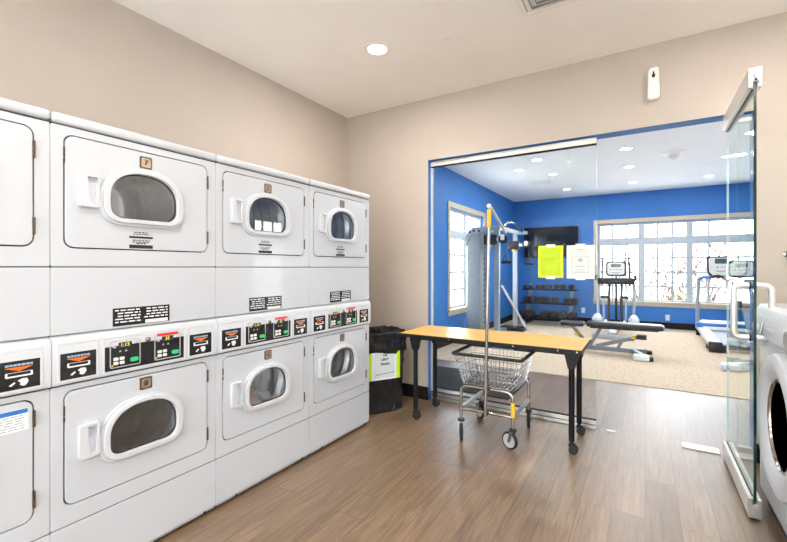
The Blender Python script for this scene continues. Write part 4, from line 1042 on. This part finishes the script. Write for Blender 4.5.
# exercise bike behind the door glass
t = thing('exercise_bike', 'exercise bike seen through the open door glass, in front of the treadmill', 'exercise bike', (1.15, 6.85, .006))
m = MB(); m.rbox(.80, 6.36, .008, .98, 6.50, .10, .025, 3); m.build('front_foot', 'whitep', t)
m = MB(); m.beam((.93, 6.45, .07), (1.72, 6.95, .09), .08, .07); m.build('main_beam', 'silvertube', t)
m = MB(); m.beam((1.56, 7.15, .04), (1.86, 6.72, .04), .08, .065); m.build('rear_foot', 'silvertube', t)
m = MB(); m.beam((1.18, 6.60, .09), (1.10, 6.86, .74), .06, .06, (1, 0, 0)); m.build('seat_post', 'alu', t)
m = MB(); m.cyl((1.16, 6.60, .28), (1.16, 6.64, .28), .03, 12); m.build('pull_pin', 'yellow', t)
m = MB(); m.rbox(1.0, 6.78, .76, 1.22, 7.0, .84, .03, 3); m.build('seat', 'vinyl', t)
m = MB(); m.lathe([(.0, -.03), (.22, -.03), (.235, -.02), (.235, .02), (.22, .03), (0, .03)], (1.52, 6.83, .36), 'y', 32); m.build('flywheel', 'silver', t)
m = MB(); m.beam((1.52, 6.80, .30), (1.62, 6.88, 1.02), .07, .06, (1, 0, 0)); m.build('handle_post', 'silvertube', t)
m = MB(); m.tube([(1.45, 6.70, 1.10), (1.58, 6.75, 1.05), (1.64, 6.90, 1.04), (1.55, 7.03, 1.05), (1.40, 7.02, 1.10)], .02, 10); m.build('handlebar', 'vinyl', t)

# ------------------------------------------------------------------ outdoors beyond the windows
m = MB(); m.box(-60, -50, -.35, 60, 60, -.15)
struct(m.build('ground', 'ground'), 'pale ground outside the gym windows')
def shrub(name, c, r, n, mt, label, leaf, sd, trunk=True):
    rnd = random.Random(sd)
    t = thing(name, label, 'tree' if trunk else 'shrub', (c[0], c[1], -.15))
    m = MB()
    for k in range(9):
        a = rnd.uniform(0, 2*PI); b = rnd.uniform(.3, 1.0)
        e_ = (c[0]+r[0]*.75*math.cos(a)*b, c[1]+r[1]*.75*math.sin(a)*b, c[2]+r[2]*rnd.uniform(-.2, .8))
        z1 = -.15+(c[2]-r[2]+.15)*rnd.uniform(.5, 1.0) if trunk else -.1
        m.tube([(c[0], c[1], -.16), (c[0]+.02*k-.08, c[1], max(z1, -.05)), ((c[0]+e_[0])/2+rnd.uniform(-.1, .1), (c[1]+e_[1])/2, (max(z1, 0)+e_[2])/2), e_], [.03 if trunk else .02, .022 if trunk else .015, .010, .004], 6)
    m.build('branches', 'bark', t)
    m = MB()
    for k in range(n):
        while 1:
            q = Vector((rnd.uniform(-1, 1), rnd.uniform(-1, 1), rnd.uniform(-1, 1)))
            if q.length < 1: break
        p = Vector((c[0]+q.x*r[0], c[1]+q.y*r[1], c[2]+q.z*r[2]))
        R = Matrix.Rotation(rnd.uniform(0, 6.3), 4, 'Z') @ Matrix.Rotation(rnd.uniform(0, 3.1), 4, 'X'); s_ = leaf*rnd.uniform(.6, 1.3)
        V = [m.v(p+(R @ Vector(v))*s_) for v in ((0, -1, 0), (.45, -.2, .1), (.3, .5, .05), (0, 1, 0), (-.3, .5, .05), (-.45, -.2, .1))]
        m.f(V)
    m.build('leaves', mt, t, norm=False)
shrub('young_tree', (.55, 13.6, .95), (.75, .6, .75), 400, 'leafr', 'russet-leaved bush outside the middle bay of the wide window', .062, 2)
shrub('young_tree', (1.55, 14.6, 1.25), (.75, .6, .95), 470, 'leafr', 'russet-leaved young tree outside the wide window behind the treadmill console', .062, 3)
shrub('young_tree', (-.25, 15.2, 1.1), (1.1, .7, .9), 130, 'leafr', 'sparse bare tree with few leaves outside the wide window', .07, 4)
shrub('low_shrub', (.86, 12.55, .32), (.35, .3, .35), 240, 'leafy', 'low yellow-green shrub outside the wide window sill', .07, 5, False)

# ------------------------------------------------------------------ light and camera
w = bpy.data.worlds.new('sky'); SC.world = w; w.use_nodes = True
nt = w.node_tree; nt.nodes.clear()
bg = nt.nodes.new('ShaderNodeBackground'); bg.inputs['Color'].default_value = (.90, .95, 1.0, 1); bg.inputs['Strength'].default_value = 7.5
wo = nt.nodes.new('ShaderNodeOutputWorld'); nt.links.new(bg.outputs[0], wo.inputs[0])

cam = bpy.data.cameras.new('camera'); co = bpy.data.objects.new('camera', cam); COL.objects.link(co)
cam.sensor_width = 36; cam.lens = 408/787*36; cam.shift_y = -3.5/787; cam.clip_start = .02; cam.clip_end = 200
co.location = (0, 0, 1.277); co.rotation_euler = (PI/2, 0, math.atan(251.5/408))
SC.camera = co
SC.view_settings.view_transform = 'Standard'; SC.view_settings.look = 'None'; SC.view_settings.gamma = 1.0; SC.view_settings.exposure = 0.72
SC.view_settings.use_curve_mapping = False
SC.cycles.use_denoising = True
SC.cycles.max_bounces = 14; SC.cycles.diffuse_bounces = 7; SC.cycles.glossy_bounces = 6; SC.cycles.transparent_max_bounces = 24; SC.cycles.transmission_bounces = 8
SC.cycles.sample_clamp_indirect = 6.0
